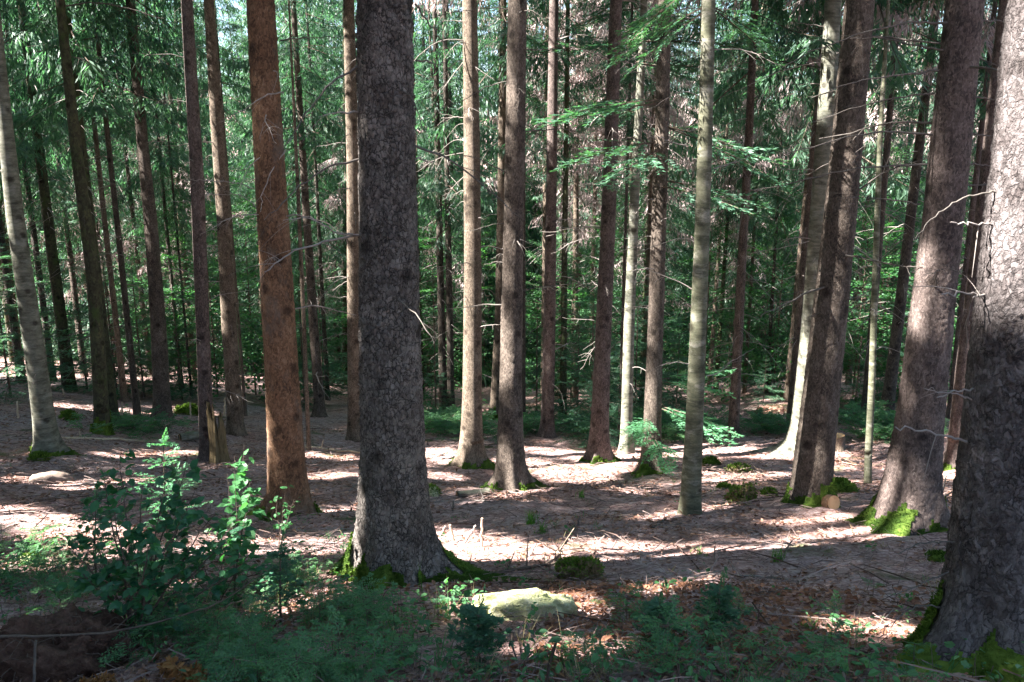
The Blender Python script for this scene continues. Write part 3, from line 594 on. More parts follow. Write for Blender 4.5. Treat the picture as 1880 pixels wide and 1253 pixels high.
# hand-placed dead branches of those trees
J, F_, U, V_, S_, K_, L_, I_, Q_, R_ = (T[k] for k in 'JFUVSKLIQR')
for i, (t, pts, r0, r1, aw, m) in enumerate([
    (J, [(662, 118), (610, 150), (560, 210), (520, 275)], .012, .003, -.5, 'dead_dark'),
    (J, [(664, 206), (625, 206), (585, 215)], .012, .003, -.3, 'dead'),
    (J, [(662, 292), (600, 305), (540, 350), (485, 405)], .013, .003, -.4, 'dead_dark'),
    (J, [(666, 430), (625, 432), (600, 415), (560, 398), (520, 405)], .011, .003, -.6, 'dead'),
    (J, [(664, 432), (590, 445), (530, 465), (485, 500)], .014, .004, -.5, 'dead'),
    (J, [(762, 8), (800, 60), (830, 100)], .010, .003, .3, 'dead_dark'),
    (J, [(764, 112), (790, 116), (815, 118)], .010, .003, .2, 'dead_dark'),
    (J, [(764, 292), (780, 294), (800, 300)], .008, .003, .2, 'dead'),
    (F_, [(520, 170), (485, 175), (450, 200), (405, 225)], .012, .003, -.5, 'dead'),
    (F_, [(515, 277), (475, 290), (455, 310), (440, 345)], .011, .003, -.4, 'dead'),
    (F_, [(525, 275), (500, 310), (482, 355), (478, 390)], .010, .003, -.4, 'dead'),
    (F_, [(475, 350), (430, 335), (385, 332), (340, 331)], .010, .003, -.2, 'dead'),
    (F_, [(472, 382), (445, 358), (415, 356), (375, 360)], .009, .003, -.2, 'dead'),
    (F_, [(515, 75), (560, 70), (625, 68)], .012, .003, -.1, 'dead_dark'),
    (F_, [(505, 395), (560, 395), (605, 412), (640, 440)], .012, .003, -.2, 'dead'),
    (U, [(1738, 42), (1680, 40), (1600, 55), (1500, 90), (1430, 130)], .016, .004, -.3, 'dead_dark'),
    (U, [(1740, 95), (1690, 85), (1620, 70), (1560, 72)], .014, .004, .2, 'dead_dark'),
    (U, [(1722, 130), (1640, 140), (1570, 148), (1490, 180)], .015, .004, -.5, 'dead_dark'),
    (U, [(1716, 172), (1650, 178), (1560, 200), (1480, 230)], .014, .004, .3, 'dead_dark'),
    (U, [(1712, 248), (1640, 240), (1560, 250), (1470, 275), (1400, 300)], .015, .004, -.3, 'dead_dark'),
    (U, [(1702, 302), (1620, 305), (1540, 315), (1440, 340), (1380, 350)], .015, .004, .2, 'dead_dark'),
    (U, [(1690, 375), (1640, 368), (1590, 362), (1560, 362)], .012, .004, .2, 'dead_dark'),
    (U, [(1790, 40), (1830, 38), (1875, 40)], .014, .005, .1, 'dead_dark'),
    (U, [(1785, 178), (1815, 182), (1845, 185)], .013, .005, .2, 'dead_dark'),
    (U, [(1780, 245), (1810, 250), (1838, 252)], .012, .005, .1, 'dead_dark'),
    (U, [(1772, 302), (1800, 304), (1830, 306)], .012, .005, .2, 'dead_dark'),
    (V_, [(1832, 354), (1790, 355), (1745, 375), (1705, 405), (1680, 440)], .009, .003, -.1, 'dead'),
    (V_, [(1822, 414), (1785, 412), (1745, 408)], .009, .005, -.1, 'dead'),
    (V_, [(1812, 540), (1770, 539), (1728, 541)], .010, .005, -.15, 'dead'),
    (V_, [(1808, 541), (1785, 548)], .007, .004, -.1, 'dead'),
    (V_, [(1790, 714), (1755, 716), (1720, 730)], .010, .004, -.1, 'dead'),
    (V_, [(1785, 735), (1745, 722), (1697, 714)], .009, .003, -.2, 'dead'),
    (V_, [(1775, 812), (1735, 800), (1690, 790), (1643, 784)], .013, .005, -.25, 'dead'),
    (V_, [(1752, 996), (1715, 996), (1675, 1000), (1650, 1018)], .008, .003, -.2, 'dead_dark'),
    (V_, [(1742, 1052), (1700, 1065), (1645, 1092)], .008, .003, -.2, 'dead_dark'),
    (V_, [(1730, 1115), (1680, 1110), (1640, 1140), (1612, 1172)], .008, .003, -.2, 'dead_dark'),
    (S_, [(1548, 440), (1575, 458), (1605, 480), (1632, 512)], .013, .003, .2, 'dead'),
    (S_, [(1540, 560), (1500, 578), (1480, 585)], .008, .003, -.2, 'dead_dark'),
    (R_, [(1522, 112), (1480, 118), (1420, 135), (1380, 155), (1320, 180)], .020, .005, .1, 'dead'),
    (R_, [(1512, 155), (1485, 154), (1457, 156)], .016, .006, .1, 'dead'),
    (R_, [(1518, 50), (1480, 45), (1450, 42)], .014, .005, .1, 'dead'),
    (R_, [(1498, 440), (1450, 452), (1375, 466)], .013, .004, -.2, 'dead'),
    (R_, [(1500, 312), (1460, 312), (1428, 311)], .014, .008, .1, 'dead'),
    (K_, [(856, 108), (830, 140), (812, 165)], .012, .004, -.2, 'dead'),
    (K_, [(856, 105), (875, 125), (902, 145)], .012, .004, -.2, 'dead'),
    (K_, [(854, 40), (820, 38), (790, 42)], .012, .004, .1, 'dead'),
    (K_, [(852, 216), (830, 215), (810, 218)], .012, .005, .1, 'dead'),
    (L_, [(936, 15), (900, 15), (860, 18), (800, 30)], .012, .004, .1, 'dead_dark'),
    (L_, [(930, 150), (890, 160), (850, 185), (815, 200)], .012, .004, .1, 'dead_dark'),
    (L_, [(944, 428), (950, 440), (954, 452)], .010, .006, -.2, 'dead'),
    (L_, [(960, 90), (990, 92), (1030, 88)], .010, .004, .1, 'dead_dark'),
    (I_, [(640, 510), (620, 508), (602, 512)], .014, .005, -.1, 'dead'),
    (I_, [(640, 515), (622, 525), (610, 535)], .012, .005, -.2, 'dead'),
    (I_, [(640, 545), (620, 548), (600, 540)], .012, .005, -.2, 'dead'),
    (Q_, [(1258, 268), (1230, 260), (1200, 246)], .010, .004, -.1, 'dead'),
    (Q_, [(1310, 310), (1345, 300), (1378, 285)], .010, .004, .1, 'dead'),
    (Q_, [(1266, 668), (1240, 664), (1215, 672)], .008, .003, -.1, 'dead'),
    (Q_, [(1296, 690), (1320, 685), (1350, 660), (1385, 640)], .009, .003, .2, 'dead'),
]): pix_branch(t, pts, r0 * (.6 if t is V_ else .85), r1 * .8, aw, 'dead_dark' if t is V_ and pts[0][1] < 400 else m, 1 if t is V_ else 4, i)

# live sprays on two firs
def live_spray(t, px, py, az, L, mat='fir', pitch=-8, n=1, seed=0, away=0):
    r = np.random.default_rng(seed + 900)
    b = MB()
    for i in range(n): b.merge(FIRB[i % 3], rot_mat(az + r.normal(0, .25), R(pitch + r.normal(0, 6))) * L / 1.6, r.normal(0, .05, 3) * (i > 0))
    p = at_y(px, py, t['y'] + away)
    obj('live_branch', b.mesh('live_branch', FM(mat)), t['root'], tuple(p - t['org']))
for i, (k, px, py, az, L, pt) in enumerate([
    ('Q', 1296, 20, 3.3, 1.15, -22), ('Q', 1300, 10, 0.2, 1.1, -24), ('Q', 1300, -40, 2.6, 1.3, -24),
    ('P', 1216, 190, 3.4, 2.3, -4), ('P', 1213, 230, 5.9, 2.4, -8), ('P', 1212, 260, 4.0, 2.2, -6), ('P', 1210, 330, 5.5, 2.0, -8),
    ('P', 1200, 745, 5.6, 1.7, 4), ('P', 1199, 770, 4.0, .9, 2), ('P', 1199, 800, 5.0, 1.2, -6), ('P', 1200, 700, -.1, 1.5, 10), ('P', 1199, 790, 3.4, .8, 0),
    ('O', 1175, 120, 5.7, 1.8, -10), ('O', 1172, 200, 3.6, 1.6, -10)]):
    live_spray(T[k], px, py, az, L, 'fir' if py < 600 else 'bright_fir', pt, 2, i)

# ------------------------------------------------------------------ copied background trees
def unit_trunk(r, mat, K=10):
    b = MB(); n = 16; t = np.linspace(0, 1, n) ** 1.4
    cx = np.cumsum(r.normal(0, .003, n)) * 10 * t; cy = np.cumsum(r.normal(0, .003, n)) * 10 * t
    rad = .17 * (1 - .9 * t) + .13 * np.exp(-t * 25 / .5)
    P = np.stack([cx, cy, t * 25 - .6], -1); P[0, :2] = 0
    th = np.linspace(0, 2 * math.pi, K, endpoint=False)
    V = P[:, None] + rad[:, None, None] * np.stack([np.cos(th), np.sin(th), 0 * th], -1)[None]
    b.add(V.reshape(-1, 3), grid_faces(n, K))
    # short bare stubs of dead wood low on the trunk
    for _ in range(70):
        h = r.uniform(1.5, 11); az = r.uniform(0, 6.28); l = r.uniform(.25, 1.9) ** 1.1; u = np.linspace(0, 1, 4)[:, None]
        d = np.array([math.cos(az), math.sin(az), r.normal(-.1, .2)])
        b.tube(np.array([np.interp(h, P[:, 2], cx), np.interp(h, P[:, 2], cy), h]) + d * l * u + np.array([0, 0, -.25]) * l * u ** 2, np.linspace(.012, .004, 4), 3, .5, 1)
    return b.mesh('trunk', [M[mat], M['dead']], True)
ur = np.random.default_rng(77)
UT = {k: [unit_trunk(ur, k) for _ in range(2)] for k in ('bark_brown', 'bark_tan', 'bark_dark', 'bark_mossy', 'bark_pale', 'bark_red')}
PLACED = [(t['org'][0], t['org'][1]) for t in FG]
BG = []
def place_bg(x, y, bark, cr_me, cz, s=1.0, thick=1.0, lean=(0, 0), name='spruce_tree', far=False, raw=False):
    o = thing(name, 'spruce', 'tree', (x, y, gz(x, y) - .05), ur.uniform(0, 6.28), None, s)
    o.rotation_euler = (lean[0], lean[1], o.rotation_euler[2])
    if raw: o.rotation_euler = (0, 0, 0)
    obj('trunk', UT[bark][ur.integers(2)], o, (0, 0, 0), (0, 0, 0), (thick / s if False else thick, thick, 1))
    if cr_me is not None: obj('crown', cr_me, o, (0, 0, cz), (0, 0, ur.uniform(0, 6)))
    PLACED.append((x, y)); BG.append(o)
    return o
def pick(a): return a[ur.integers(len(a))]
# where the sun comes through: gaps are cut in the crowns to match these patches
E1 = np.cross(SUNV, [0, 0, 1.0]); E1 /= np.linalg.norm(E1); E2 = np.cross(E1, SUNV)
LITP, LITR = [], []
def lit(P, r): LITP.append(np.array([np.dot(P, E1), np.dot(P, E2)])); LITR.append(r)
def stroke(pts, r, key=None, yplane=None, step=9):
    for (a, c) in zip(pts[:-1], pts[1:]):
        n = max(1, int(math.hypot(c[0] - a[0], c[1] - a[1]) / step))
        for q in range(n + 1):
            px = a[0] + (c[0] - a[0]) * q / n; py = a[1] + (c[1] - a[1]) * q / n
            P = at_y(px, py, T[key]['y'] - .1) if key else (at_y(px, py, yplane) if yplane else hit(px, py))
            lit(P, r * (.6 + .8 * (.5 + vnoise(px * .02 + py * .05, py * .04, 8))))
for pts, r in [([(590, 1005), (660, 1000)], .16), ([(780, 985), (830, 1012), (1000, 1022), (1100, 1018)], .16), ([(800, 1000), (900, 1005)], .12), ([(1100, 1000), (1250, 1016), (1400, 1006), (1520, 986), (1600, 984)], .11), ([(0, 940), (120, 962), (190, 1000)], .16), ([(0, 1040), (120, 1030), (230, 1008)], .12),
               ([(430, 1000), (560, 1008), (620, 1000)], .16), ([(40, 880), (160, 895), (240, 882)], .12), ([(220, 838), (340, 832)], .14), ([(780, 830), (850, 850)], .18), ([(950, 848), (1010, 862), (1080, 880)], .2), ([(960, 826), (1080, 832)], .22), ([(1085, 862), (1180, 832), (1300, 826), (1440, 836)], .28),
               ([(1300, 882), (1430, 870)], .14), ([(1520, 842), (1650, 856)], .25), ([(890, 1108), (1020, 1106)], .15), ([(612, 1062), (650, 1078)], .11), ([(1200, 1088), (1300, 1066)], .08), ([(1540, 1150), (1690, 1172)], .08), ([(940, 1188), (1130, 1196)], .06), ([(120, 745), (270, 760)], .25), ([(330, 752), (360, 760)], .3), ([(1400, 745), (1450, 760)], .3),
               ([(1180, 955), (1330, 930)], .05), ([(860, 925), (1000, 900)], .05), ([(1150, 905), (1240, 890)], .08), ([(1420, 960), (1560, 955)], .06), ([(540, 880), (650, 872)], .10), ([(620, 940), (660, 930)], .08), ([(560, 835), (660, 845)], .12), ([(1720, 860), (1760, 880)], .2), ([(790, 870), (830, 880)], .1)]:
    stroke(pts, r * (1.65 if pts[0][1] < 1050 else 1.0))
for k, segs, r in [('K', [(0, 60), (95, 300), (340, 500), (560, 610), (650, 730), (770, 850)], .13), ('N', [(40, 130), (460, 570), (670, 770)], .12), ('O', [(60, 320), (400, 520), (560, 830)], .10), ('P', [(250, 290), (540, 620), (700, 770)], .10), ('Q', [(120, 280), (560, 590)], .07), ('R', [(80, 190), (640, 810)], .18),
                   ('S', [(380, 440), (500, 560), (730, 790), (850, 900)], .06), ('U', [(505, 580), (865, 970)], .125), ('V', [(-60, 455)], .22), ('V', [(470, 580)], .05), ('I', [(60, 420), (470, 570)], .12), ('J', [(930, 1030)], .09), ('F', [(740, 900), (480, 520)], .07), ('E', [(180, 380), (560, 600)], .12), ('M', [(0, 240)], .14), ('D', [(90, 180), (300, 340), (640, 800)], .06),
                   ('A', [(180, 420), (600, 830)], .09), ('L2', [(640, 740), (300, 340)], .12), ('C', [(280, 420)], .12), ('W', [(150, 260), (640, 760)], .1), ('L', [(860, 890), (250, 262)], .05)]:
    t = T[k]
    for (a, c) in segs:
        zz = [at_y(940, q, t['y'])[2] for q in (a, c)]
        for z in np.linspace(zz[0], zz[1], max(2, int(abs(zz[0] - zz[1]) / .18))):
            rr_ = float(t['fr'](np.array(z))); vr = r * (.6 + .8 * (.5 + vnoise(z * 1.1, t['y'] * 3.3, 12)))
            lit(np.array([float(t['fx'](np.array(z))) - rr_ * .6, t['y'] - .05, z]), vr)
            if k in 'VU': lit(np.array([float(t['fx'](np.array(z))) - rr_ * .2, t['y'] - rr_ * .9, z]), vr)
for px, py, yb, r in [(300, 835, 7.6, .22), (300, 870, 7.6, .2), (440, 830, 6.2, .2), (470, 880, 6.2, .2), (530, 905, 7, .12), (250, 920, 5.3, .08), (340, 960, 5.3, .1), *[(px_, 1108, yq, .15) for px_ in range(885, 1035, 24) for yq in (4.95, 5.15, 5.35)], (170, 960, 6, .1), (225, 905, 5.3, .09), (300, 930, 5.4, .08), (270, 985, 5.2, .07), (380, 945, 5.5, .09), (410, 985, 5.6, .1), (150, 1010, 5.4, .09), (440, 930, 6.2, .15), (350, 1000, 5.2, .06), (320, 900, 5.5, .1), (60, 1090, 4.9, .12), (20, 1060, 5, .12), (1230, 770, 14.5, .35), (1370, 670, 14.8, .4), (1180, 790, 14.5, .25)]: lit(at_y(px, py, yb), r)
DEEP = [at_y(px, py, y) for (px, py, y) in [(820, 180, 27), (790, 90, 28), (800, 280, 27), (70, 40, 20), (30, 60, 20), (110, 45, 20), (280, 170, 25), (560, 60, 27), (1400, 160, 26), (1330, 90, 26), (1460, 60, 26), (1600, 330, 27), (1640, 120, 27), (600, 150, 30), (1250, 420, 30), (880, 330, 30), (230, 60, 26), (640, 60, 28), (820, 640, 35), (400, 640, 40), (1060, 690, 38), (1700, 300, 26)]]
DEEP += [at_y(px, py, 29) for px in range(985, 1190, 40) for py in range(10, 330, 45)]
dq = np.random.default_rng(12)
DEEP += [at_y(px, py, float(dq.uniform(24, 31))) for px in range(1230, 1880, 48) for py in range(40, 640, 62) if dq.random() < .55]
DEEP += [at_y(px, py, float(dq.uniform(25, 32))) for px in range(20, 960, 60) for py in range(30, 480, 70) if dq.random() < .22]
for P in DEEP: lit(P, .6)
LITP = np.array(LITP); LITR = np.array(LITR)
def sun_gap_crown(r, x, y, zb, H, Rad, nb, temps, L0, name, mats):
    """a crown whose branches leave the light gaps open"""
    b = MB()
    near = np.hypot(LITP[:, 0] - np.dot([x, y, zb + H / 2], E1), 0) < Rad + 2
    lp, lr_ = LITP[near], LITR[near]
    for i in range(nb):
        f = ((i + r.uniform(0, 1)) / nb) ** .9; h = f * H; ln = Rad * (1 - f) ** .6 * r.uniform(.7, 1.15) + .25; s_ = ln / L0
        Mx = rot_mat(i * 2.39996 + r.normal(0, .5), R(-18 + 43 * f + r.normal(0, 7)), r.normal(0, .15)) * s_
        t = temps[r.integers(len(temps))]
        if len(lp):
            V = t[0][::4] @ Mx.T + [x, y, zb + h]
            q = np.stack([V @ E1, V @ E2], -1)
            hitm = (((q[:, None] - lp[None]) ** 2).sum(-1) < (lr_ + .10) ** 2).any(1)
            if hitm.any():
                # drop the sprays that would stand in the light
                Vf, Ff, Tf, Mf = t
                W = Vf @ Mx.T + [x, y, zb + h]; Q = np.stack([W @ E1, W @ E2], -1)
                bad = np.zeros(len(W), bool)
                cand = ((Q[:, 0] > lp[:, 0].min() - 1) & (Q[:, 0] < lp[:, 0].max() + 1)).nonzero()[0]
                for c0 in range(0, len(cand), 400):
                    cc = cand[c0:c0 + 400]; bad[cc] = (((Q[cc][:, None] - lp[None]) ** 2).sum(-1) < lr_ ** 2).any(1)
                kf = ~bad[Ff].any(1)
                if kf.sum() < 6: continue
                b.merge((Vf, Ff[kf], Tf, Mf[kf]), Mx, (0, 0, h), r.normal(0, .12)); continue
        b.merge(t, Mx, (0, 0, h), r.normal(0, .12))
    return b.mesh(name, mats)
scr = np.random.default_rng(404)
for k, t in T.items():
    cm, cz, ox, az, H = t['crown']
    if cm is None: continue
    x0, y0 = t['org'][0] + ox, t['org'][1]
    if cm in HI: obj('crown', sun_gap_crown(scr, x0, y0, t['zb'] + cz, H - cz + .8, 3.0, 100, SHADE_B, 2.3, 'crown', FM('spruce')), t['root'], (ox, 0, cz))
    elif k in ('B', 'C', 'H'): obj('crown', sun_gap_crown(scr, x0, y0, t['zb'] + cz, H - cz + .8, 2.3, 105, SPR, 2.3, 'crown', FM('spruce')), t['root'], (ox, 0, cz))
    else: obj('crown', cm, t['root'], (ox, 0, cz), (0, 0, az))
# trunks seen in the photograph: base px, width px
for (px, py, w, bk) in [(40, 704, 13, 'bark_dark'), (97, 700, 13, 'bark_dark'), (128, 716, 20, 'bark_mossy'), (155, 692, 11, 'bark_brown'), (208, 770, 18, 'bark_mossy'),
                        (229, 737, 11, 'bark_tan'), (252, 762, 12, 'bark_brown'), (334, 718, 8, 'bark_dark'), (352, 728, 5, 'bark_dark'), (451, 764, 6, 'bark_tan'),
                        (814, 752, 14, 'bark_dark'), (828, 753, 13, 'bark_dark'), (961, 782, 8, 'bark_dark'), (1033, 768, 13, 'bark_mossy'), (1056, 715, 12, 'bark_tan'), (1180, 740, 14, 'bark_mossy'),
                        (1137, 810, 7, 'bark_dark'), (1302, 715, 9, 'bark_tan'), (1314, 720, 8, 'bark_mossy'), (1346, 803, 19, 'bark_brown'), (1367, 720, 7, 'bark_tan'), (1408, 722, 8, 'bark_dark'),
                        (1443, 738, 9, 'bark_tan'), (1452, 776, 14, 'bark_brown'), (1532, 748, 9, 'bark_tan'), (1557, 706, 9, 'bark_tan'), (1588, 770, 14, 'bark_dark'), (1628, 756, 20, 'bark_dark'), (1526, 790, 12, 'bark_dark'), (1744, 768, 13, 'bark_red'), (1700, 735, 11, 'bark_dark'), (602, 735, 9, 'bark_dark'), (775, 735, 9, 'bark_mossy')]:
    g = hit(px, py); d = depth(g); dia = w / FPX * d
    sc_ = ur.uniform(.95, 1.12) if dia > .15 else .62; th_ = min(1.6, dia / .34 / (1 if dia > .15 else .62)); cz_ = ur.uniform(6.0, 8.5) if d > 26 else ur.uniform(8, 10)
    if px < 1150 and d < 48:
        zb_ = gz(g[0], g[1]) - .05
        place_bg(g[0], g[1], bk, sun_gap_crown(scr, g[0], g[1], zb_ + cz_, (26 if dia > .15 else 15) - cz_, 2.6 if dia > .15 else 1.5, 105 if dia > .15 else 60, SPR, 2.3, 'crown', FM('spruce')), cz_, 1.0, th_ * sc_, raw=True)
    else: place_bg(g[0], g[1], bk, pick(CROWN_SPR) if d < 45 else pick(CROWN_LO), cz_, sc_, th_, (0, R((px - 940) / 940 * 1.5)))
for (px, y) in [(560, 44), (600, 52), (640, 47), (700, 56), (760, 50), (800, 58), (860, 47), (900, 55), (960, 60), (520, 58), (1280, 50), (1340, 58), (580, 39), (620, 42), (670, 40), (735, 43), (790, 41), (835, 44), (540, 47), (240, 42), (310, 46), (920, 43), (980, 47), (1060, 45), (1140, 48)]:
    x = (px - 940) / FPX * y * 1.03; place_bg(x, y, 'bark_dark', CROWN_LO[int(px) % 3], 5, 1.25, .8)
for (px, y, cz_) in [(1000, 27.5, 8.5), (1055, 30, 9.5), (1105, 27.5, 9.0), (1150, 31, 9.5), (1030, 34, 8), (1185, 28, 9.5), (1085, 36, 7.5)]:
    x = (px - 940) / FPX * y * 1.03; place_bg(x, y, 'bark_tan', CROWN_DEADLOW[0], cz_, 1.05, .8)
# fill of the stand behind
tries = 0; nfill = 0
while nfill < 100 and tries < 6000:
    tries += 1
    y = ur.uniform(25, 68); x = ur.uniform(-1, 1) * (y * .72 + 5)
    if min((x - a) ** 2 + (y - c) ** 2 for a, c in PLACED) < (2.6 if y < 40 else 2.9) ** 2: continue
    qd = np.abs(np.array([np.dot(p, E1) for p in DEEP]) - np.dot([x, y, 0], E1)); zr_ = np.array([p[2] + (p[0] - x) * SUNV[2] / -SUNV[0] for p in DEEP])
    if ((qd < 2.2) & (zr_ > gz(x, y) + 6) & (zr_ < gz(x, y) + 21)).sum() > 3 and tries < 5000: continue
    q = ur.random()
    cm = pick(CROWN_SPR) if y < 44 else pick(CROWN_LO)
    if q < .12: cm = pick(CROWN_FIR)
    place_bg(x, y, ['bark_brown', 'bark_dark', 'bark_tan', 'bark_mossy', 'bark_red', 'bark_pale'][ur.choice(6, p=[.3, .22, .2, .13, .1, .05])], cm, (ur.uniform(3.0, 6.5) if y < 40 else ur.uniform(1.5, 5.0)), ur.uniform(.9, 1.2) + (.15 if y > 40 else 0), ur.uniform(.7, 1.15), (R(ur.normal(0, 1)), R(ur.normal(0, 1.2))), 'spruce_tree')
    nfill += 1
SHADE = []
def shade_tree(x, y, cm, cz, s=1.0, bark='bark_brown'):
    o = place_bg(x, y, bark, cm, cz, s); BG.pop(); SHADE.append(o)
    tag(o, 'tall unseen spruce added beyond the edge of the view for shade', 'tree', 'unseen spruces added for shade'); return o

# unseen spruces added outside the frame to shade the clearing, gaps cut for sun
sh = np.random.default_rng(405); SPOTS = []
for _ in range(3000):
    y = sh.uniform(-10, 25); x = -sh.uniform(.66 * max(y, 0) + 5.0, max(42, .66 * y + 18))
    if x > -6 and y > -5: continue
    if any((x - q[0]) ** 2 + (y - q[1]) ** 2 < 3.1 ** 2 for q in SPOTS) or min((x - a) ** 2 + (y - c) ** 2 for a, c in PLACED) < 2.4 ** 2: continue
    SPOTS.append((x, y))
for (x, y) in SPOTS:
    o = shade_tree(x, y, None, 0, 1.0)
    cz = sh.uniform(4.5, 7.5); obj('crown', sun_gap_crown(sh, x, y, gz(x, y) - .05 + cz, 19.5, 2.7, 120, SHADE_B, 2.3, 'crown', FM('spruce')), o, (0, 0, cz)); o.rotation_euler = (0, 0, 0)
for (x, y, c, cz, s) in [  # more spruces added out of view, right and behind, to cut the skylight
    (9, 5.5, 0, 9, 1), (11, 10, 1, 8, 1), (14, 15, 2, 7, 1), (10, 1, 2, 6, 1.1), (18, 20, 3, 6, 1), (14, 6, 1, 6, 1), (7, -5, 3, 5, 1), (-10, -7, 2, 5, 1), (2, -9, 2, 5, 1), (-4, -10, 0, 5, 1), (14, -4, 1, 5, 1), (19, 4, 0, 5, 1), (19, 11, 1, 5, 1), (24, 17, 2, 5, 1), (24, 8, 3, 5, 1)]:
    shade_tree(x, y, CROWN_SPR[c], cz, s)

# young firs and leafy undergrowth trees
YF = []
def young(x, y, me, s, name='young_fir', lab='young fir', cat='young tree'):
    o = thing(name, lab, cat, (x, y, gz(x, y) - .05), ur.uniform(0, 6.28), None, s)
    b = MB(); h = 4.0 if name == 'young_fir' else 6.0
    b.tube([[0, 0, -.2], [0, 0, h * .5], [.02, 0, h]], [.035, .025, .008], 6, .5)
    obj('trunk', b.mesh('trunk', [M['twig']], True), o)
    obj('crown', me, o, (0, 0, .25 if name == 'young_fir' else 1.0))
    YF.append(o); return o
for (px, py, k, s) in [(1085, 800, 0, .95), (1110, 815, 1, .9), (1240, 775, 2, .7), (1400, 760, 0, .5), (1060, 770, 2, 1.0), (985, 765, 1, 1.0),
                       (800, 765, 1, .8), (335, 735, 2, .9), (265, 730, 0, 1.1), (160, 715, 2, 1.2), (80, 712, 0, 1.3), (215, 725, 2, 1.1), (560, 745, 2, 1.1), (20, 730, 2, 1.1), (1570, 745, 0, .9),
                       (1690, 740, 1, 1.0), (1165, 760, 2, 1.0), (1210, 755, 0, 1.1), (1650, 745, 2, .8), (1860, 760, 2, 1.0)]:
    g = hit(px, py); young(g[0], g[1], YOUNG_FIR[k], s)
for (px, py, k, s) in [(400, 725, 0, 1.0), (330, 715, 1, 1.1), (800, 740, 0, 1.0), (1010, 745, 1, 1.1), (1140, 745, 0, 1.1), (1290, 735, 1, 1.2),
                       (1420, 722, 0, 1.0), (1565, 730, 1, 1.1), (1600, 725, 0, 1.1), (1690, 722, 1, 1.1), (1770, 730, 0, 1.1), (1100, 735, 1, 1.2), (470, 725, 0, 1.1), (700, 728, 1, 1.1)]:
    g = hit(px, py); young(g[0], g[1], CROWN_BEECH[k], s, 'beech_sapling', 'leafy beech')
for _ in range(34):
    y = ur.uniform(30, 62); x = ur.uniform(-1, 1) * (y * .7 + 3)
    if ur.random() < (.85 if x < -6 else .45): young(x, y, pick(YOUNG_FIR), ur.uniform(.9, 1.5))
    else: young(x, y, pick(CROWN_BEECH), ur.uniform(.9, 1.5), 'beech_sapling', 'leafy beech')

# far-off wood beyond the individual trees: one mass
fw = MB()
LOA = [crown_arr for crown_arr in SPR_LO]
fr_ = np.random.default_rng(91)
def lo_crown(x, y, z, H, Rd, nb, temps):
    for i in range(nb):
        f = ((i + fr_.random()) / nb) ** .9
        s = (Rd * (1 - f) ** .7 * fr_.uniform(.7, 1.15) + .3) / 2.3
        fw.merge(temps[fr_.integers(len(temps))], rot_mat(i * 2.4 + fr_.normal(0, .4), R(-15 + 35 * f)) * s, (x, y, z + f * H), fr_.normal(0, .15))
FARB = [spruce_branch(fr_, ns=7, nk=3, hang=h, wide=3.0) for h in (.8, 1.2, 1.5)]
for i in range(190):
    y = fr_.uniform(62, 98); x = fr_.uniform(-1, 1) * (y * .74 + 6); z = gz(x, y)
    fw.tube([[x, y, z - .5], [x, y, z + 10], [x, y, z + 24]], [.22, .16, .03], 6, .5, 1)
    lo_crown(x, y, z + fr_.uniform(1, 5), 29, 3.6, 52, FARB)
for _ in range(3000):
    y = fr_.uniform(40, 112); x = fr_.uniform(-1, 1) * (y * .74 + 6); z = gz(x, y); h = fr_.uniform(.6, 4.5)
    t_ = (BEE_LO if fr_.random() < .4 else FARB)
    for q in range(6): fw.merge(t_[fr_.integers(3)], rot_mat(fr_.uniform(0, 6.28), R(fr_.normal(8, 18))) * fr_.uniform(.7, 1.3) * (1 + .5 * (y > 70)), (x, y, z + h * fr_.uniform(.1, 1)), fr_.normal(0, .2))
kind(obj('far_wood', fw.mesh('far_wood', [M['spruce'], M['bark_dark']])), 'stuff')

# ------------------------------------------------------------------ labels of the copied trees: by the gap of named trunks they stand in
NAMES = [('A', 'leaning pale fir'), ('B', 'moss-sleeved trunk'), ('C', 'thick dark trunk'), ('D', 'trunk behind the snag'), ('F', 'rust-orange trunk'), ('J', 'big scaly trunk'), ('K', 'sunlit tan trunk'), ('L', 'dark brown trunk'),
         ('N', 'sunlit reddish trunk'), ('P', 'moss-footed brown trunk'), ('Q', 'greenish fir'), ('S', 'leaning brown trunk'), ('U', 'purple-brown trunk'), ('V', 'huge right-hand trunk')]
ORD = ['first', 'second', 'third', 'fourth', 'fifth', 'sixth', 'seventh', 'eighth', 'ninth', 'tenth', 'eleventh', 'twelfth', 'thirteenth', 'fourteenth', 'fifteenth', 'sixteenth', 'seventeenth', 'eighteenth', 'nineteenth', 'twentieth']
def ordn(i): return ORD[i] if i < 20 else 'twenty-' + ORD[i - 20]
edges = [T[k]['base'][0] for k, _ in NAMES]
def gap_label(objs, noun, group):
    gaps = {}
    for o in objs:
        px, py = project((o.location.x, o.location.y, o.location.z))
        g = int(np.searchsorted(edges, px)); gaps.setdefault(g, []).append((px, o))
    for g, l in gaps.items():
        l.sort(key=lambda a: a[0])
        if g == 0: where = 'left of the leaning pale fir'
        elif g == len(NAMES): where = 'right of the huge right-hand trunk'
        else: where = f'between {NAMES[g - 1][1]} and {NAMES[g][1]}'
        for i, (px, o) in enumerate(l):
            o['label'] = f'{ordn(i)} {noun} from the left, {where}' if len(l) > 1 else f'only {noun} {where}'
            o['group'] = group
gap_label(BG, 'background spruce', 'spruces standing back in the forest')
gap_label([o for o in YF if o.name.startswith('young_fir')], 'young fir', 'young firs under the tall trees')
gap_label([o for o in YF if o.name.startswith('beech')], 'leafy sapling', 'leafy saplings in the understorey')

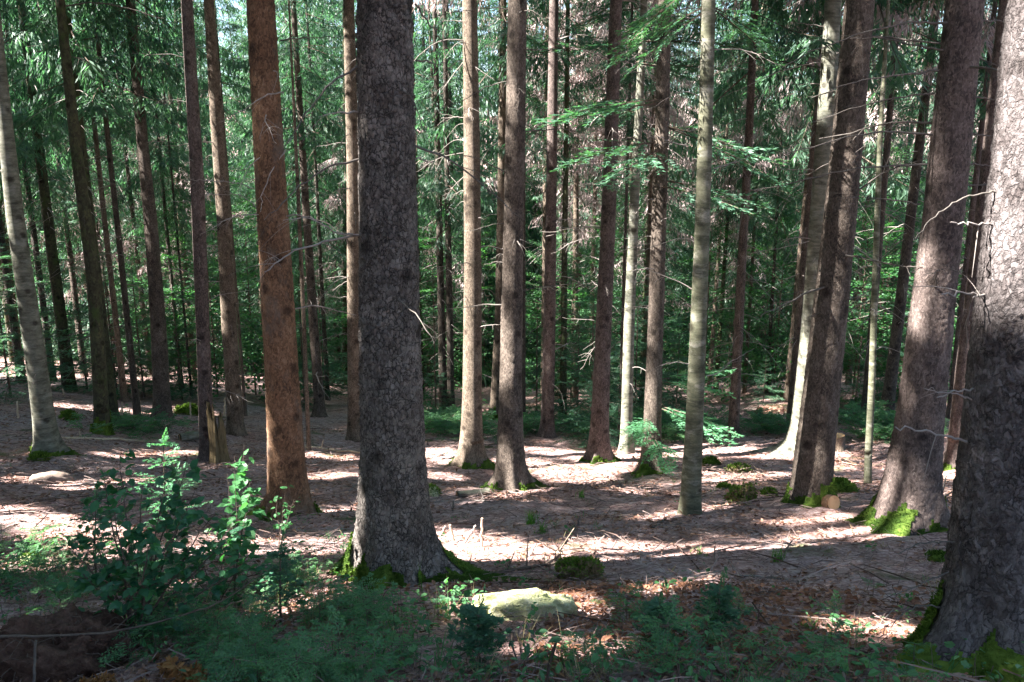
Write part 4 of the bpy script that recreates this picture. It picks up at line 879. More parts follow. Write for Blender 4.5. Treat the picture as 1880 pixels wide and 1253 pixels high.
# ------------------------------------------------------------------ small things on the forest floor
def lump(name, label, cat, px, py, w, h, mat, depth_f=.7, sink=.35, seed=0, rough=.25, squash=1.0, tufts=None, slab=False, res=26, moss_cover=0):
    """an irregular stone / mound: W, H in photograph pixels at its own distance"""
    r = np.random.default_rng(seed + 2000)
    g = hit(px, py); sc = depth(g) / FPX; a = w / 2 * sc; c = h * sc; dd = a * depth_f
    n, k = res, res * 2
    ph = np.linspace(0, math.pi, n); th = np.linspace(0, 2 * math.pi, k, endpoint=False)
    TH, PH = np.meshgrid(th, ph)
    e = .55 if slab else .85
    def se(v, e): return np.sign(v) * np.abs(v) ** e
    X = se(np.sin(PH), e) * se(np.cos(TH), e if slab else 1); Y = se(np.sin(PH), e) * se(np.sin(TH), e if slab else 1); Zz = se(np.cos(PH), e)
    nz = 1 + rough * (fbm(X * 1.6 + seed, Y * 1.6 + Zz, seed) + .5 * fbm(X * 4 + seed, Y * 4 + 3 * Zz, seed + 3)) + rough * .35 * fbm(X * 9, Y * 9 + 5 * Zz, seed + 8)
    V = np.stack([X * a * nz, Y * dd * nz, Zz * c * nz / (1 + sink * .5)], -1)
    cy = g[1] + dd * .8; org = np.array([g[0], cy, gz(g[0], cy)])
    slope = (gz(g[0], cy + dd) - gz(g[0], cy - dd)) / (2 * dd)
    V[..., 2] += V[..., 1] * slope + c * (.5 - sink * .6) * .6
    b = MB(); b.add(V.reshape(-1, 3), grid_faces(n, k), np.clip(.5 + fbm(X * 5, Y * 5 + Zz * 3, seed + 4), 0, 1).reshape(-1))
    me_m = [M[mat]]
    if tufts:
        root = thing(name, label, cat, org)
        o = obj('body' if not name.startswith('mossy_stump') else 'stump', b.mesh(name, me_m, True), root)
        m = MB(); nT = tufts; i = r.integers(n * k, size=nT * 3); P = V.reshape(-1, 3)[i]
        nn = P / (np.array([a, dd, c]) ** 2); nn /= np.linalg.norm(nn, axis=1)[:, None]
        mk = (nn[:, 2] > -.1 + .9 * fbm(P[:, 0] * 3 / a, P[:, 1] * 3 / a, seed + 6)) ; P = P[mk][:nT]; nn = nn[mk][:nT]
        s2 = max(.6, depth(g) / 8)
        m.kites(mk_kites(P - nn * .008, nn + r.normal(0, .55, P.shape), r.normal(0, 1, P.shape), r.uniform(.02, .05, len(P)) * s2, r.uniform(.008, .018, len(P)) * s2), np.clip(.45 + fbm(P[:, 0] * 6 / a, P[:, 1] * 6 / a, seed + 7) + r.normal(0, .15, len(P)), 0, 1))
        obj('moss', m.mesh('moss', [M['moss']]), root)
        return root
    o = obj(name, b.mesh(name, me_m, True), None, tuple(org)); tag(o, label, cat); return o

lump('flat_stone', 'pale green lichen-covered flat stone slab in the foreground', 'stone', 962, 1138, 180, 42, 'stone', .62, .1, 1, .34, slab=True, res=40)
lump('mossy_stump', 'dark round moss-covered stump behind the flat stone slab', 'stump', 1066, 1066, 84, 46, 'rotten', .9, .3, 2, .75, tufts=4000)
lump('mossy_stump', 'small mossy stump between the greenish fir and leaning brown trunk', 'stump', 1366, 926, 56, 32, 'rotten', .9, .3, 3, .7, tufts=1500)
lump('stone', 'rounded tan stone lying left on the sunlit floor', 'stone', 84, 888, 76, 20, 'stone_tan', .7, .3, 4, .2)
lump('stone', 'small mossy stone in the sunlit strip at far left', 'stone', 52, 1038, 42, 16, 'stone', .7, .3, 5, .25, tufts=500)
lump('stone', 'small mossy stone against the right side of the scaly trunk', 'stone', 790, 913, 30, 17, 'stone', .8, .3, 6, .25, tufts=500)
lump('stone', 'yellowish mossy stone just behind the leafy shrub', 'stone', 338, 897, 40, 16, 'stone', .7, .3, 7, .25)
lump('moss_cushion', 'bright moss cushion nearest the greenish fir on its right', 'moss', 1306, 855, 32, 10, 'moss', .8, .3, 8, .2, tufts=700)
lump('moss_cushion', 'brown-green low mound right of the bright moss cushion', 'moss', 1357, 868, 40, 13, 'rotten', .8, .3, 9, .3, tufts=350)
lump('moss_cushion', 'small yellow-green moss cushion left of the small mossy stump', 'moss', 1331, 903, 26, 11, 'moss', .8, .3, 10, .2, tufts=500)
lump('moss_cushion', 'small moss cushion right of the small mossy stump', 'moss', 1414, 911, 24, 10, 'moss', .8, .3, 11, .2, tufts=500)
lump('moss_cushion', 'wide flat moss bank behind the leaning brown trunk', 'moss', 1548, 905, 70, 24, 'moss', 1.3, .5, 12, .25, tufts=1800)
lump('moss_cushion', 'moss cushion at the foot of the leaning pale fir', 'moss', 66, 848, 34, 10, 'moss', .8, .3, 13, .2, tufts=500)
lump('moss_cushion', 'sunlit moss lump left of the moss-sleeved trunk', 'moss', 122, 772, 26, 12, 'moss', .8, .3, 14, .3, tufts=400)
lump('moss_cushion', 'mossy hump just right of the thick dark trunk', 'moss', 340, 762, 46, 14, 'moss', .9, .3, 15, .3, tufts=600)
lump('moss_cushion', 'moss bank left of the huge right-hand trunk', 'moss', 1730, 1032, 40, 14, 'moss', .9, .4, 16, .3, tufts=600)
lump('soil_mound', 'dark reddish mound of root soil in the bottom left corner', 'mound', 85, 1262, 250, 96, 'soil', .8, .2, 17, .55, res=60)
mo = [o for o in COL.objects if o.name == 'soil_mound'][0]; mr2 = np.random.default_rng(8); b = MB(); vs_ = np.array([v.co for v in mo.data.vertices])
for _ in range(150):
    p = vs_[mr2.integers(len(vs_))]; d = p / np.linalg.norm(p) + mr2.normal(0, .7, 3); d /= np.linalg.norm(d); l = mr2.uniform(.04, .22); u = np.linspace(0, 1, 5)[:, None]
    b.tube(p * .97 + d * l * u + np.array([0, 0, -.6]) * l * u ** 2 + mr2.normal(0, .006, (5, 3)), np.linspace(mr2.uniform(.002, .006), .001, 5), 4)
obj('rootlets', b.mesh('rootlets', [M['twig']], True), mo)

lump('stone', 'pale stone at the edge of the moss by the huge trunk', 'stone', 1690, 1172, 46, 12, 'stone_tan', .7, .3, 18, .2)
lump('brush_heap', 'reddish brown heap of brushwood far back by the leaning trunk', 'brush heap', 1420, 762, 56, 16, 'litter', .8, .3, 19, .5)

def stump_cut(label, px, py, w, h):
    g = hit(px, py); sc = depth(g) / FPX; a = w / 2 * sc; H = h * sc
    root = thing('cut_stump', label, 'stump', (g[0], g[1] + a, gz(g[0], g[1] + a)))
    k = 28; th = np.linspace(0, 2 * math.pi, k, endpoint=False); zs = np.array([-.3, 0, H * .25, H * .5, H * .8, H])
    TH, Z = np.meshgrid(th, zs)
    rr = a * (1 + .9 * np.exp(-np.maximum(Z, 0) / (H * .22)) * (.4 + .6 * np.cos(TH * 2.5) ** 2) + .05 * fbm(TH * 2, Z * 5, 3))
    V = np.stack([rr * np.cos(TH), rr * np.sin(TH), Z + (Z == H) * .02 * np.cos(TH)], -1)
    b = MB(); b.add(V.reshape(-1, 3), grid_faces(6, k)); obj('stump_bark', b.mesh('stump_bark', [M['bark_tan']], True), root)
    b = MB(); top = V[-1] * [.97, .97, 1] + [0, 0, .004]; ins = top * [.6, .6, 1] - [0, 0, .02]; b.add(np.concatenate([top, ins, ins * [.02, .02, 1]]), grid_faces(3, k))
    obj('cut_face', b.mesh('cut_face', [M['wood_cut']]), root)
stump_cut('low sawn stump with pale orange top behind the leaning brown trunk', 1539, 830, 30, 28)

def log(label, p0, p1, rad, mat='bark_rust', name='log'):
    a = np.array(p0); c = np.array(p1); mid = (a + c) / 2
    root = thing(name, label, 'log', tuple(mid)); n = 10; u = np.linspace(0, 1, n)[:, None]
    P = a + (c - a) * u - mid + np.random.default_rng(3).normal(0, .006, (n, 3))
    b = MB(); b.tube(P, rad, 16); obj('log_bark', b.mesh('log_bark', [M[mat]], True), root)
    t = (c - a) / np.linalg.norm(c - a)
    for e, s in ((P[0], -1), (P[-1], 1)):
        A = np.cross(t, [0, 0, 1]); A /= np.linalg.norm(A); B = np.cross(t, A); th = np.linspace(0, 2 * math.pi, 16, endpoint=False)
        ring = e + s * t * .004 + rad * .98 * (np.cos(th)[:, None] * A + np.sin(th)[:, None] * B)
        b = MB(); b.add(np.concatenate([ring, np.repeat([e + s * t * .006], 16, 0)]), grid_faces(2, 16)); obj('cut_end', b.mesh('cut_end', [M['wood_cut']]), root)
g = hit(1530, 940); log('sawn orange log end leaning behind the leaning brown trunk', (g[0], g[1] + .06, gz(g[0], g[1]) + .10), (g[0] - .16, g[1] + .6, gz(g[0] - .16, g[1] + .6) + .1), .10)
g = hit(352, 812); log('short pale log lying by the broken rotten snag', (g[0] - .28, g[1], g[2] + .11), (g[0] + .2, g[1] + .25, g[2] + .1), .10, 'bark_pale')
g = hit(868, 912); log('short weathered plank-like log left of the dark brown trunk', (g[0] - .25, g[1], g[2] + .04), (g[0] + .25, g[1] + .1, g[2] + .04), .05, 'bark_pale')

def pole(name, label, pts, r0, r1, mat, cat, on_ground=True, lift=.0, group=None, k=7, seed=0, twigs=0):
    r = np.random.default_rng(seed + 3000)
    P = []
    for p in pts:
        if on_ground: q = hit(*p) + [0, 0, r0 * .6 + lift]
        else: q = np.array(p, float)
        P.append(q)
    P = np.array(P); n = len(P); u = np.linspace(0, n - 1, 5 * n); Q = np.stack([np.interp(u, np.arange(n), P[:, i]) for i in range(3)], -1)
    for _ in range(2): Q[1:-1] = (Q[:-2] + 2 * Q[1:-1] + Q[2:]) / 4
    Q[1:-1] += r.normal(0, r0 * .25, Q[1:-1].shape)
    if on_ground: Q[:, 2] = np.maximum(Q[:, 2], ground(Q[:, 0], Q[:, 1]) + r0 * .4)
    org = Q[0].copy(); b = MB(); b.tube(Q - org, np.linspace(r0, r1, len(Q)), k, .5, 0, True)
    for _ in range(twigs):
        i = r.integers(3, len(Q) - 1); d = r.normal(0, 1, 3); d[2] = abs(d[2]) * .6; d /= np.linalg.norm(d); l = r.uniform(.1, .35); v = np.linspace(0, 1, 4)[:, None]
        b.tube(Q[i] - org + d * l * v, np.linspace(r1, r1 * .4, 4), 3)
    o = obj(name, b.mesh(name, [M[mat]], True), None, tuple(org)); tag(o, label, cat, group); return o
FBk = 'fallen branches on the forest floor'
for i, (pts, r0, r1, mat, lab) in enumerate([
    ([(905, 1057), (965, 1045), (1026, 1036)], .022, .012, 'twig', 'dark fallen branch pointing at the round mossy stump'),
    ([(1018, 1030), (1040, 992)], .016, .01, 'twig', 'short dark stick leaning up behind the round mossy stump'),
    ([(105, 806), (200, 808), (318, 815)], .035, .025, 'wood_stick', 'long thin pole lying right of the leaning pale fir'),
    ([(560, 822), (610, 828), (662, 833)], .035, .025, 'wood_stick', 'pale pole lying between rust-orange and scaly trunks'),
    ([(205, 772), (260, 766), (345, 765)], .03, .02, 'dead', 'thin grey pole lying before the thick dark trunk'),
    ([(783, 832), (830, 838), (850, 850)], .02, .01, 'dead', 'grey branch lying left of the sunlit tan trunk'),
    ([(786, 925), (830, 920), (900, 922)], .014, .008, 'dead', 'thin grey branch right of the scaly trunk'),
    ([(1093, 882), (1130, 884), (1160, 888)], .014, .008, 'wood_stick', 'pale short branch before the sunlit reddish trunk'),
    ([(1120, 900), (1170, 892), (1240, 885)], .014, .008, 'dead_dark', 'dark branch lying before the moss-footed brown trunk'),
    ([(1195, 977), (1212, 962), (1227, 948)], .013, .010, 'dead_dark', 'dark stick tilted up left of the greenish fir'),
    ([(1700, 905), (1722, 912), (1740, 925)], .03, .02, 'dead_dark', 'dark short log piece right of the purple-brown trunk'),
    ([(1230, 1090), (1245, 1070), (1280, 1060), (1320, 1050)], .014, .006, 'dead', 'forked root piece right of the round mossy stump'),
    ([(1300, 1056), (1400, 1060), (1480, 1070)], .012, .006, 'dead', 'long thin twig across the shaded floor'),
    ([(1505, 1170), (1560, 1165), (1640, 1150)], .012, .006, 'dead', 'thin twig lying left of the huge right-hand trunk'),
    ([(1640, 905), (1690, 895), (1735, 880)], .014, .007, 'dead', 'pale twig beyond the purple-brown trunk'),
    ([(1545, 850), (1590, 858), (1640, 850)], .016, .008, 'wood_stick', 'pale branch lying right of the sawn stump'),
    ([(1330, 880), (1370, 872), (1400, 862)], .014, .007, 'wood_stick', 'pale branch by the brown-green low mound'),
    ([(640, 905), (655, 890), (662, 880)], .014, .007, 'dead', 'grey stick left of the scaly trunk'),
    ([(1310, 935), (1340, 925), (1400, 930)], .010, .006, 'wood_stick', 'pale sticks by the small mossy stump'),
    ([(150, 890), (220, 882), (290, 870)], .012, .006, 'dead', 'thin grey branch right of the tan stone'),
    ([(985, 1012), (1040, 1018), (1100, 1010)], .010, .006, 'wood_stick', 'pale sunlit stick behind the round mossy stump'),
    ([(560, 985), (600, 975), (648, 972)], .012, .006, 'dead', 'grey stick right of the rust-orange trunk foot'),
    ([(1480, 745), (1500, 760), (1530, 772)], .03, .015, 'dead', 'grey branch far back by the brushwood heap'),
    ([(1225, 1205), (1300, 1190), (1370, 1195)], .012, .006, 'dead_dark', 'dark twig in the ground cover at bottom right')]):
    pole('fallen_branch', lab, pts, r0, r1, mat, 'branch', True, 0, FBk, 6, i, 4)
def upright(px, py, ptx, pty, w, mat, lab, away=0, name='upright_stick'):
    g = hit(px, py); r = w / 2 / FPX * depth(g); t = at_y(ptx, pty, g[1] + away)
    a = g - (t - g) / np.linalg.norm(t - g) * .06
    pole(name, lab, [a, (a + t) / 2, t], r, r * .7, mat, 'stick', False, 0, 'sticks standing in the floor', 6, px)
for a in [(884, 1006, 885, 952, 6, 'wood_stick', 'orange-brown splintered stick standing upright in the clearing'), (834, 996, 826, 964, 6, 'wood_stick', 'short brown stick leaning left beside white splinters'),
          (850, 1000, 874, 965, 6, 'dead', 'white splinter leaning right in the sunlit patch'), (809, 985, 818, 966, 5, 'dead', 'small white splinter nearest the scaly trunk'), (973, 1020, 984, 998, 5, 'dead', 'white short stick left of the round mossy stump'),
          (1061, 966, 1064, 948, 5, 'dead_dark', 'dark stub standing in the middle of the shaded floor'), (831, 938, 833, 920, 4, 'dead_dark', 'thin dark stub right of the scaly trunk'), (33, 768, 31, 737, 4, 'wood_stick', 'pale stake left of the leaning pale fir'),
          (119, 728, 115, 715, 4, 'wood_stick', 'short pale stake right of the leaning pale fir'), (234, 772, 238, 752, 3, 'wood_stick', 'thin stake leaning before the moss-sleeved trunk'), (224, 765, 224, 738, 3, 'wood_stick', 'straight thin stake right of the moss-sleeved trunk'),
          (350, 768, 349, 738, 3, 'wood_stick', 'thin stake left of the snag'), (412, 765, 413, 730, 4, 'wood_stick', 'pale stake right of the snag'), (58, 1330, 66, 1176, 6, 'dead_dark', 'grey stick standing in front of the soil mound')]:
    upright(*a)

# broken snag
g = hit(400, 852); sc = depth(g) / FPX
snag = thing('broken_snag', 'broken rotten yellow-brown snag with a jagged top', 'stump', (g[0], g[1] + .12, gz(g[0], g[1] + .12)))
k = 40; zs = np.linspace(-.3, 1.0, 24); th = np.linspace(0, 2 * math.pi, k, endpoint=False); TH, U = np.meshgrid(th, zs)
Ht = 100 * sc * (.74 + .55 * fbm(np.cos(TH) * 2 + 3, np.sin(TH) * 2, 4) + .5 * fbm(np.cos(TH) * 9 + 3, np.sin(TH) * 9, 14)) - .25 * sc * 100 * np.clip(np.cos(TH - 1.5), 0, 1)
rr = 14 * sc * (1 + .35 * np.exp(-np.maximum(U, 0) / .12)) * (1 + .22 * fbm(np.cos(TH) * 4, np.sin(TH) * 4 + U * .6, 6) + .28 * fbm(np.cos(TH) * 14, np.sin(TH) * 14 + U * .8, 16))
V = np.stack([rr * np.cos(TH), rr * np.sin(TH), np.where(U < 0, U, U * Ht)], -1)
b = MB(); b.add(V.reshape(-1, 3), grid_faces(24, k)); Vi = V * [.62, .62, 1]; b.add(np.concatenate([V[-1], Vi[-1] - [0, 0, .05], Vi[8]]), grid_faces(3, k))
obj('rotten_shell', b.mesh('rotten_shell', [M['rotten']], True), snag)
b = MB()
for i in range(5):
    a = 1.2 + i * .9; b.tube([[.1 * math.cos(a), .1 * math.sin(a), .3], [.09 * math.cos(a), .09 * math.sin(a), .7 + .06 * i]], [.03, .008], 5)
obj('splinter', b.mesh('splinter', [M['rotten']], True), snag)

# ------------------------------------------------------------------ plants
pr = np.random.default_rng(55)
def leaf_at(b, P, d, n, l, w, tint, mi=0):
    """a folded broad leaf of four quads"""
    d = d / np.linalg.norm(d); s = np.cross(d, n); s /= np.linalg.norm(s) + 1e-9; n = np.cross(s, d)
    p = lambda u, v, h: P + d * u * l + s * v * w + n * h * l
    V = [p(0, 0, 0), p(.5, 0, .03), p(1, 0, -.12), p(.22, .42, .06), p(.62, .45, .05), p(.22, -.42, .06), p(.62, -.45, .05)]
    b.add(V, [[0, 1, 4, 3], [1, 2, 2, 4], [0, 5, 6, 1], [1, 6, 2, 2]][:1] + [[0, 5, 6, 1]], tint, mi)
    b.add([V[1], V[2], V[4], V[6]], [[0, 1, 2, 2], [0, 3, 1, 1]][:0] or [[0, 3, 1, 2]], tint, mi)

def shrub(name, label, base, tips, mat, lsz, nl, cat='shrub', seed=0, r0=.008, spread=.5):
    r = np.random.default_rng(seed + 4000); g = hit(*base); sc = depth(g) / FPX
    root = thing(name, label, cat, tuple(g)); st = MB(); lf = MB()
    for (tx, ty, aw) in tips:
        t = at_y(tx, ty, g[1] + aw) - g; n = 12; u = np.linspace(0, 1, n)[:, None]
        P = t * u + np.array([0, 0, .12 * np.linalg.norm(t)]) * np.sin(u * math.pi) * (abs(t[0]) / (np.linalg.norm(t) + 1e-6)) + np.cumsum(r.normal(0, .006, (n, 3)), 0) * (u > 0)
        st.tube(P, np.linspace(r0, r0 * .25, n), 5, .4)
        for q in range(nl):
            f = r.uniform(.3, 1); i = f * (n - 1); p = np.array([np.interp(i, np.arange(n), P[:, k]) for k in range(3)])
            az = r.uniform(0, 6.28); sd = np.array([math.cos(az), math.sin(az), r.normal(.1, .3)]); l2 = r.uniform(.05, .32) * spread * (1.3 - f)
            e = p + sd * l2
            st.tube([p, (p + e) / 2 + [0, 0, .01], e], [.002, .0015, .001], 3, .4)
            for _ in range(r.integers(1, 4)):
                d = sd + r.normal(0, .6, 3) + [0, 0, -.15]
                leaf_at(lf, e + r.normal(0, .012, 3), d, np.array([0, 0, 1.0]) + r.normal(0, .35, 3), lsz * r.uniform(.65, 1.25), lsz * r.uniform(.65, .95), np.clip(r.normal(.45, .22), 0, 1))
    obj('stem', st.mesh('stem', [M['twig']], True), root); obj('foliage', lf.mesh('foliage', [M[mat]]), root); return root
shrub('leafy_shrub', 'dark teal leafy shrub with an upright stem in the left foreground', (246, 1190), [(246, 900, 0), (220, 840, .3), (300, 880, .2), (165, 980, .1), (350, 900, .3), (330, 960, -.1), (210, 940, -.2), (390, 950, .3), (285, 990, -.3), (150, 1060, 0), (360, 1020, .1), (110, 1010, .2), (430, 985, .3), (470, 1035, .2), (190, 880, .4), (340, 850, .5)], 'shrub', .068, 26, seed=1, r0=.009, spread=.75)
shrub('leafy_shrub', 'low mass of dark leaves right of the leafy shrub stem', (400, 1120), [(420, 960, 0), (360, 1000, .2), (460, 1010, .2), (330, 1050, 0), (500, 1060, .1)], 'shrub', .065, 22, seed=2, r0=.006, spread=.6)
shrub('leafy_sapling', 'fresh bright-leaved shoot in front of the broken snag', (430, 1085), [(440, 810, .2), (425, 830, 0), (470, 860, .3), (412, 870, .2), (460, 905, 0)], 'bright_leaf', .085, 14, 'sapling', 3, .006, .45)
shrub('leafy_sapling', 'bright leafy twig against the rust-orange trunk foot', (512, 1010), [(530, 890, 0), (510, 920, .1), (548, 900, 0)], 'bright_leaf', .055, 8, 'sapling', 4, .004, .35)
shrub('leafy_sapling', 'small bright sapling left of the shrub stem with pale leaves', (170, 1080), [(168, 930, .1), (150, 985, .2), (200, 1000, 0), (135, 1010, .3)], 'bright_leaf', .045, 16, 'sapling', 5, .004, .4)
shrub('leafy_sapling', 'small leafy sprig in front of the flat stone slab', (982, 1175), [(985, 1125, 0), (975, 1140, .05)], 'bright_leaf', .04, 5, 'sapling', 6, .003, .15)
shrub('leafy_sapling', 'leafy sprig left of the flat stone slab', (855, 1180), [(853, 1095, 0), (840, 1120, .05), (866, 1130, 0)], 'bright_leaf', .05, 6, 'sapling', 7, .003, .2)
shrub('leafy_sapling', 'pale leafy seedling on the floor near the huge trunk', (1655, 1122), [(1652, 1095, 0), (1668, 1098, 0)], 'bright_leaf', .035, 5, 'sapling', 8, .003, .12)

def fir_sapling(label, base, top_y, mat, seed, wid=.5, nwh=5, lean=0):
    r = np.random.default_rng(seed + 5000); g = hit(*base); t = at_y(base[0] + lean, top_y, g[1]); H = t[2] - g[2]
    root = thing('fir_sapling', label, 'sapling', tuple(g)); dx = t[0] - g[0]
    b = MB(); b.tube([[0, 0, -.05], [dx * .4, 0, H * .5], [dx, 0, H]], [.010, .007, .003], 6); obj('stem', b.mesh('stem', [M['twig']], True), root)
    f = MB()
    for w in range(nwh):
        u = .3 + .68 * w / (nwh - 1); nb = r.integers(4, 7); a0 = r.uniform(0, 6)
        for q in range(nb):
            L = wid * H * (1.12 - u) * r.uniform(.8, 1.2) + .06
            br = fir_branch(r, L, max(3, int(L * 13)), 6, .011, .0, 0, 1, .032)
            f.merge(br, rot_mat(a0 + q * 6.28 / nb + r.normal(0, .2), R(r.normal(16, 8))), (dx * u, 0, H * u), (u - .6) * .5)
    L = .14; f.merge(fir_branch(r, .16, 4, 4, .011, .0, 0, 1, .032), rot_mat(0, R(85)), (dx, 0, H * .97), .3)
    obj('needles', f.mesh('needles', [M[mat], M['twig']]), root); return root
fir_sapling('bright young fir rising behind the leafy shrub', (306, 1000), 812, 'bright_fir', 1, .42, 5, -6)
fir_sapling('small shaded fir seedling at left of the leafy shrub', (176, 1072), 915, 'fir', 2, .4, 4)
fir_sapling('small dark fir in front of the flat stone slab', (878, 1235), 1130, 'fir', 3, .45, 5)
fir_sapling('dry slender fir seedling left of the scaly trunk foot', (515, 1145), 1015, 'fir', 4, .35, 4)
fir_sapling('dark fir seedling at lower right of the round mossy stump', (1210, 1190), 1115, 'fir', 5, .45, 4)
fir_sapling('fir seedling in the ground cover near the bottom edge', (1320, 1170), 1090, 'fir', 6, .45, 4)

def grass_tuft(label, px, py, hpx, n, mat, seed, spread=.35, group='grass tufts in the clearing'):
    r = np.random.default_rng(seed + 6000); g = hit(px, py); sc = depth(g) / FPX; H = hpx * sc
    b = MB()
    for _ in range(n):
        az = r.uniform(0, 6.28); l = H * r.uniform(.6, 1.2); out = r.uniform(.1, .9) * spread * 2; d = np.array([math.cos(az), math.sin(az), 0]); s = np.array([-d[1], d[0], 0]); w = r.uniform(.0025, .005) * max(1, depth(g) / 7)
        p0 = np.array([r.normal(0, .03), r.normal(0, .03), -.01]); u = np.linspace(0, 1, 5)
        P = p0 + d * (out * l * u ** 2)[:, None] + np.array([0, 0, 1.0]) * (l * (u - .35 * out * u ** 2))[:, None]
        ww = w * (1 - u ** 2 * .9)[:, None]; V = np.stack([P - s * ww, P + s * ww], 1)
        b.add(V.reshape(-1, 3), [[2 * i, 2 * i + 1, 2 * i + 3, 2 * i + 2] for i in range(4)], np.clip(r.normal(.5, .25), 0, 1))
    o = obj('grass_tuft', b.mesh('grass_tuft', [M[mat]]), None, tuple(g)); tag(o, label, 'grass', group)
for i, a in enumerate([('bright sunlit grass tuft alone on the floor right of centre', 1427, 1030, 28, 60, 'grass'), ('grass tuft in mid-clearing before the dark brown trunk', 975, 962, 30, 45, 'grass'), ('second grass tuft lower right in mid-clearing', 995, 978, 24, 40, 'grass'),
                       ('pale grass tuft between dark brown and reddish trunks', 1068, 915, 18, 40, 'grass'), ('arching grass blades at the bottom centre', 992, 1225, 52, 22, 'grass'), ('upright broad grass blades at bottom right of centre', 1038, 1222, 46, 16, 'grass'),
                       ('single tall grass blade before the scaly trunk', 768, 1095, 75, 2, 'grass'), ('dry yellow grass tuft in the left foreground', 405, 1150, 36, 110, 'dry_grass'), ('dry grass tuft right of the shrub', 470, 1125, 34, 90, 'dry_grass'),
                       ('small pale grass tuft behind the round mossy stump', 1285, 1020, 14, 40, 'grass'), ('dry grass at the left edge of the round mossy stump', 1010, 1075, 18, 40, 'dry_grass'), ('grass tuft in the ground cover by the huge trunk', 1490, 1160, 30, 35, 'grass'), ('green blades at the bottom left of the frame', 430, 1250, 26, 14, 'grass')]):
    grass_tuft(*a, i, .12 if 'single' in a[0] else .45)

# bare bent branch across the left foreground
g = hit(200, 1240); yy = g[1]
pole('bent_branch', 'long bare bent branch arching over the left foreground', [at_y(-40, 1168, yy - .1), at_y(80, 1168, yy), at_y(200, 1163, yy + .1), at_y(300, 1140, yy + .3), at_y(400, 1110, yy + .6), at_y(485, 1052, yy + 1.0)], .009, .004, 'twig', 'branch', False, 0, None, 7, 77, 5)

def curled_fern(label, px, py, wpx, n, seed):
    r = np.random.default_rng(seed + 7000); g = hit(px, py); sc = depth(g) / FPX; root = thing('withered_fern', label, 'fern', tuple(g), 0, 'withered ferns at the bottom edge')
    for q in range(n):
        b = MB(); H = 1.75 * wpx * sc * r.uniform(.8, 1.2); az = r.uniform(-.6, .6) + (0 if q % 2 else math.pi)
        u = np.linspace(0, 1, 26); ang = u ** 2.2 * 6.5 * r.uniform(.8, 1.1); st = H * 1.6 / 26
        x = np.cumsum(np.sin(ang)) * st; z = np.cumsum(np.cos(ang)) * st
        P = np.stack([x * math.cos(az), x * math.sin(az), z], -1) + [r.normal(0, .03), r.normal(0, .03), -.02]
        b.tube(P, np.linspace(.006, .002, 26), 5, .5)
        Dn = np.stack([np.cos(ang) * math.cos(az), np.cos(ang) * math.sin(az), -np.sin(ang)], -1); S = np.array([-math.sin(az), math.cos(az), 0])
        for i in range(4, 26):
            for sd in (-1, 1):
                for _ in range(3): b.kites(mk_kites(P[i][None], (S * sd + Dn[i] * r.normal(0, .5) + r.normal(0, .35, 3))[None], (Dn[i] + r.normal(0, .4, 3))[None], [H * r.uniform(.18, .42) * (1.2 - u[i])], [H * .09]), r.uniform(.1, .9))
        obj('frond', b.mesh('frond', [M['fern_dead']]), root)
for i, a in enumerate([('wide curled orange-brown withered fern in the bottom left corner', 178, 1282, 36, 4), ('curled brown fern frond at far bottom left edge', 108, 1284, 26, 2), ('curled brown fern ring beside the tall curled one', 283, 1280, 26, 2), ('tall curled brown fern frond', 330, 1278, 46, 2), ('small curled brown fern right of the tall one', 362, 1280, 36, 2)]):
    curled_fern(*a, i)

# ------------------------------------------------------------------ ground sheet
def axis_pts(lo, hi, c, fine, grow=1.045):
    out = [c]; s = fine; x = c
    while x < hi:
        x += s; out.append(x); s = min(s * grow, 4)
    a = [c]; s = fine; x = c
    while x > lo: x -= s; a.append(x); s = min(s * grow, 4)
    return np.array(a[:0:-1] + out)
gx = np.r_[axis_pts(-150, -8, -8, .09, 1.06)[:-1], np.arange(-8, 8, .075), axis_pts(8, 150, 8, .09, 1.06)]
gx = np.unique(np.round(gx, 4)); gx = gx[(gx > -150) & (gx < 150)]
gy = np.r_[-40:0:2.0, np.arange(0, 14, .06), axis_pts(14, 170, 14, .07, 1.03)]; gy = np.unique(np.round(gy, 4)); gy = gy[gy < 165]
GX, GY = np.meshgrid(gx, gy)
GZ = ground(GX, GY) + .030 * vnoise(GX * 7, GY * 7, 51) + .018 * vnoise(GX * 16, GY * 16, 52)
for t in FG:
    dd = np.hypot(GX - t['org'][0], GY - t['org'][1]); rr = float(t['fr'](np.array(t['zb'] + .5)))
    GZ += .05 * min(1, rr / .2) * np.exp(-(dd / (rr * 2.6)) ** 2)
b = MB(); b.add(np.stack([GX, GY, GZ], -1).reshape(-1, 3), grid_faces(len(gy), len(gx), False)); kind(obj('ground', b.mesh('ground', [M['ground']], True)), 'structure')

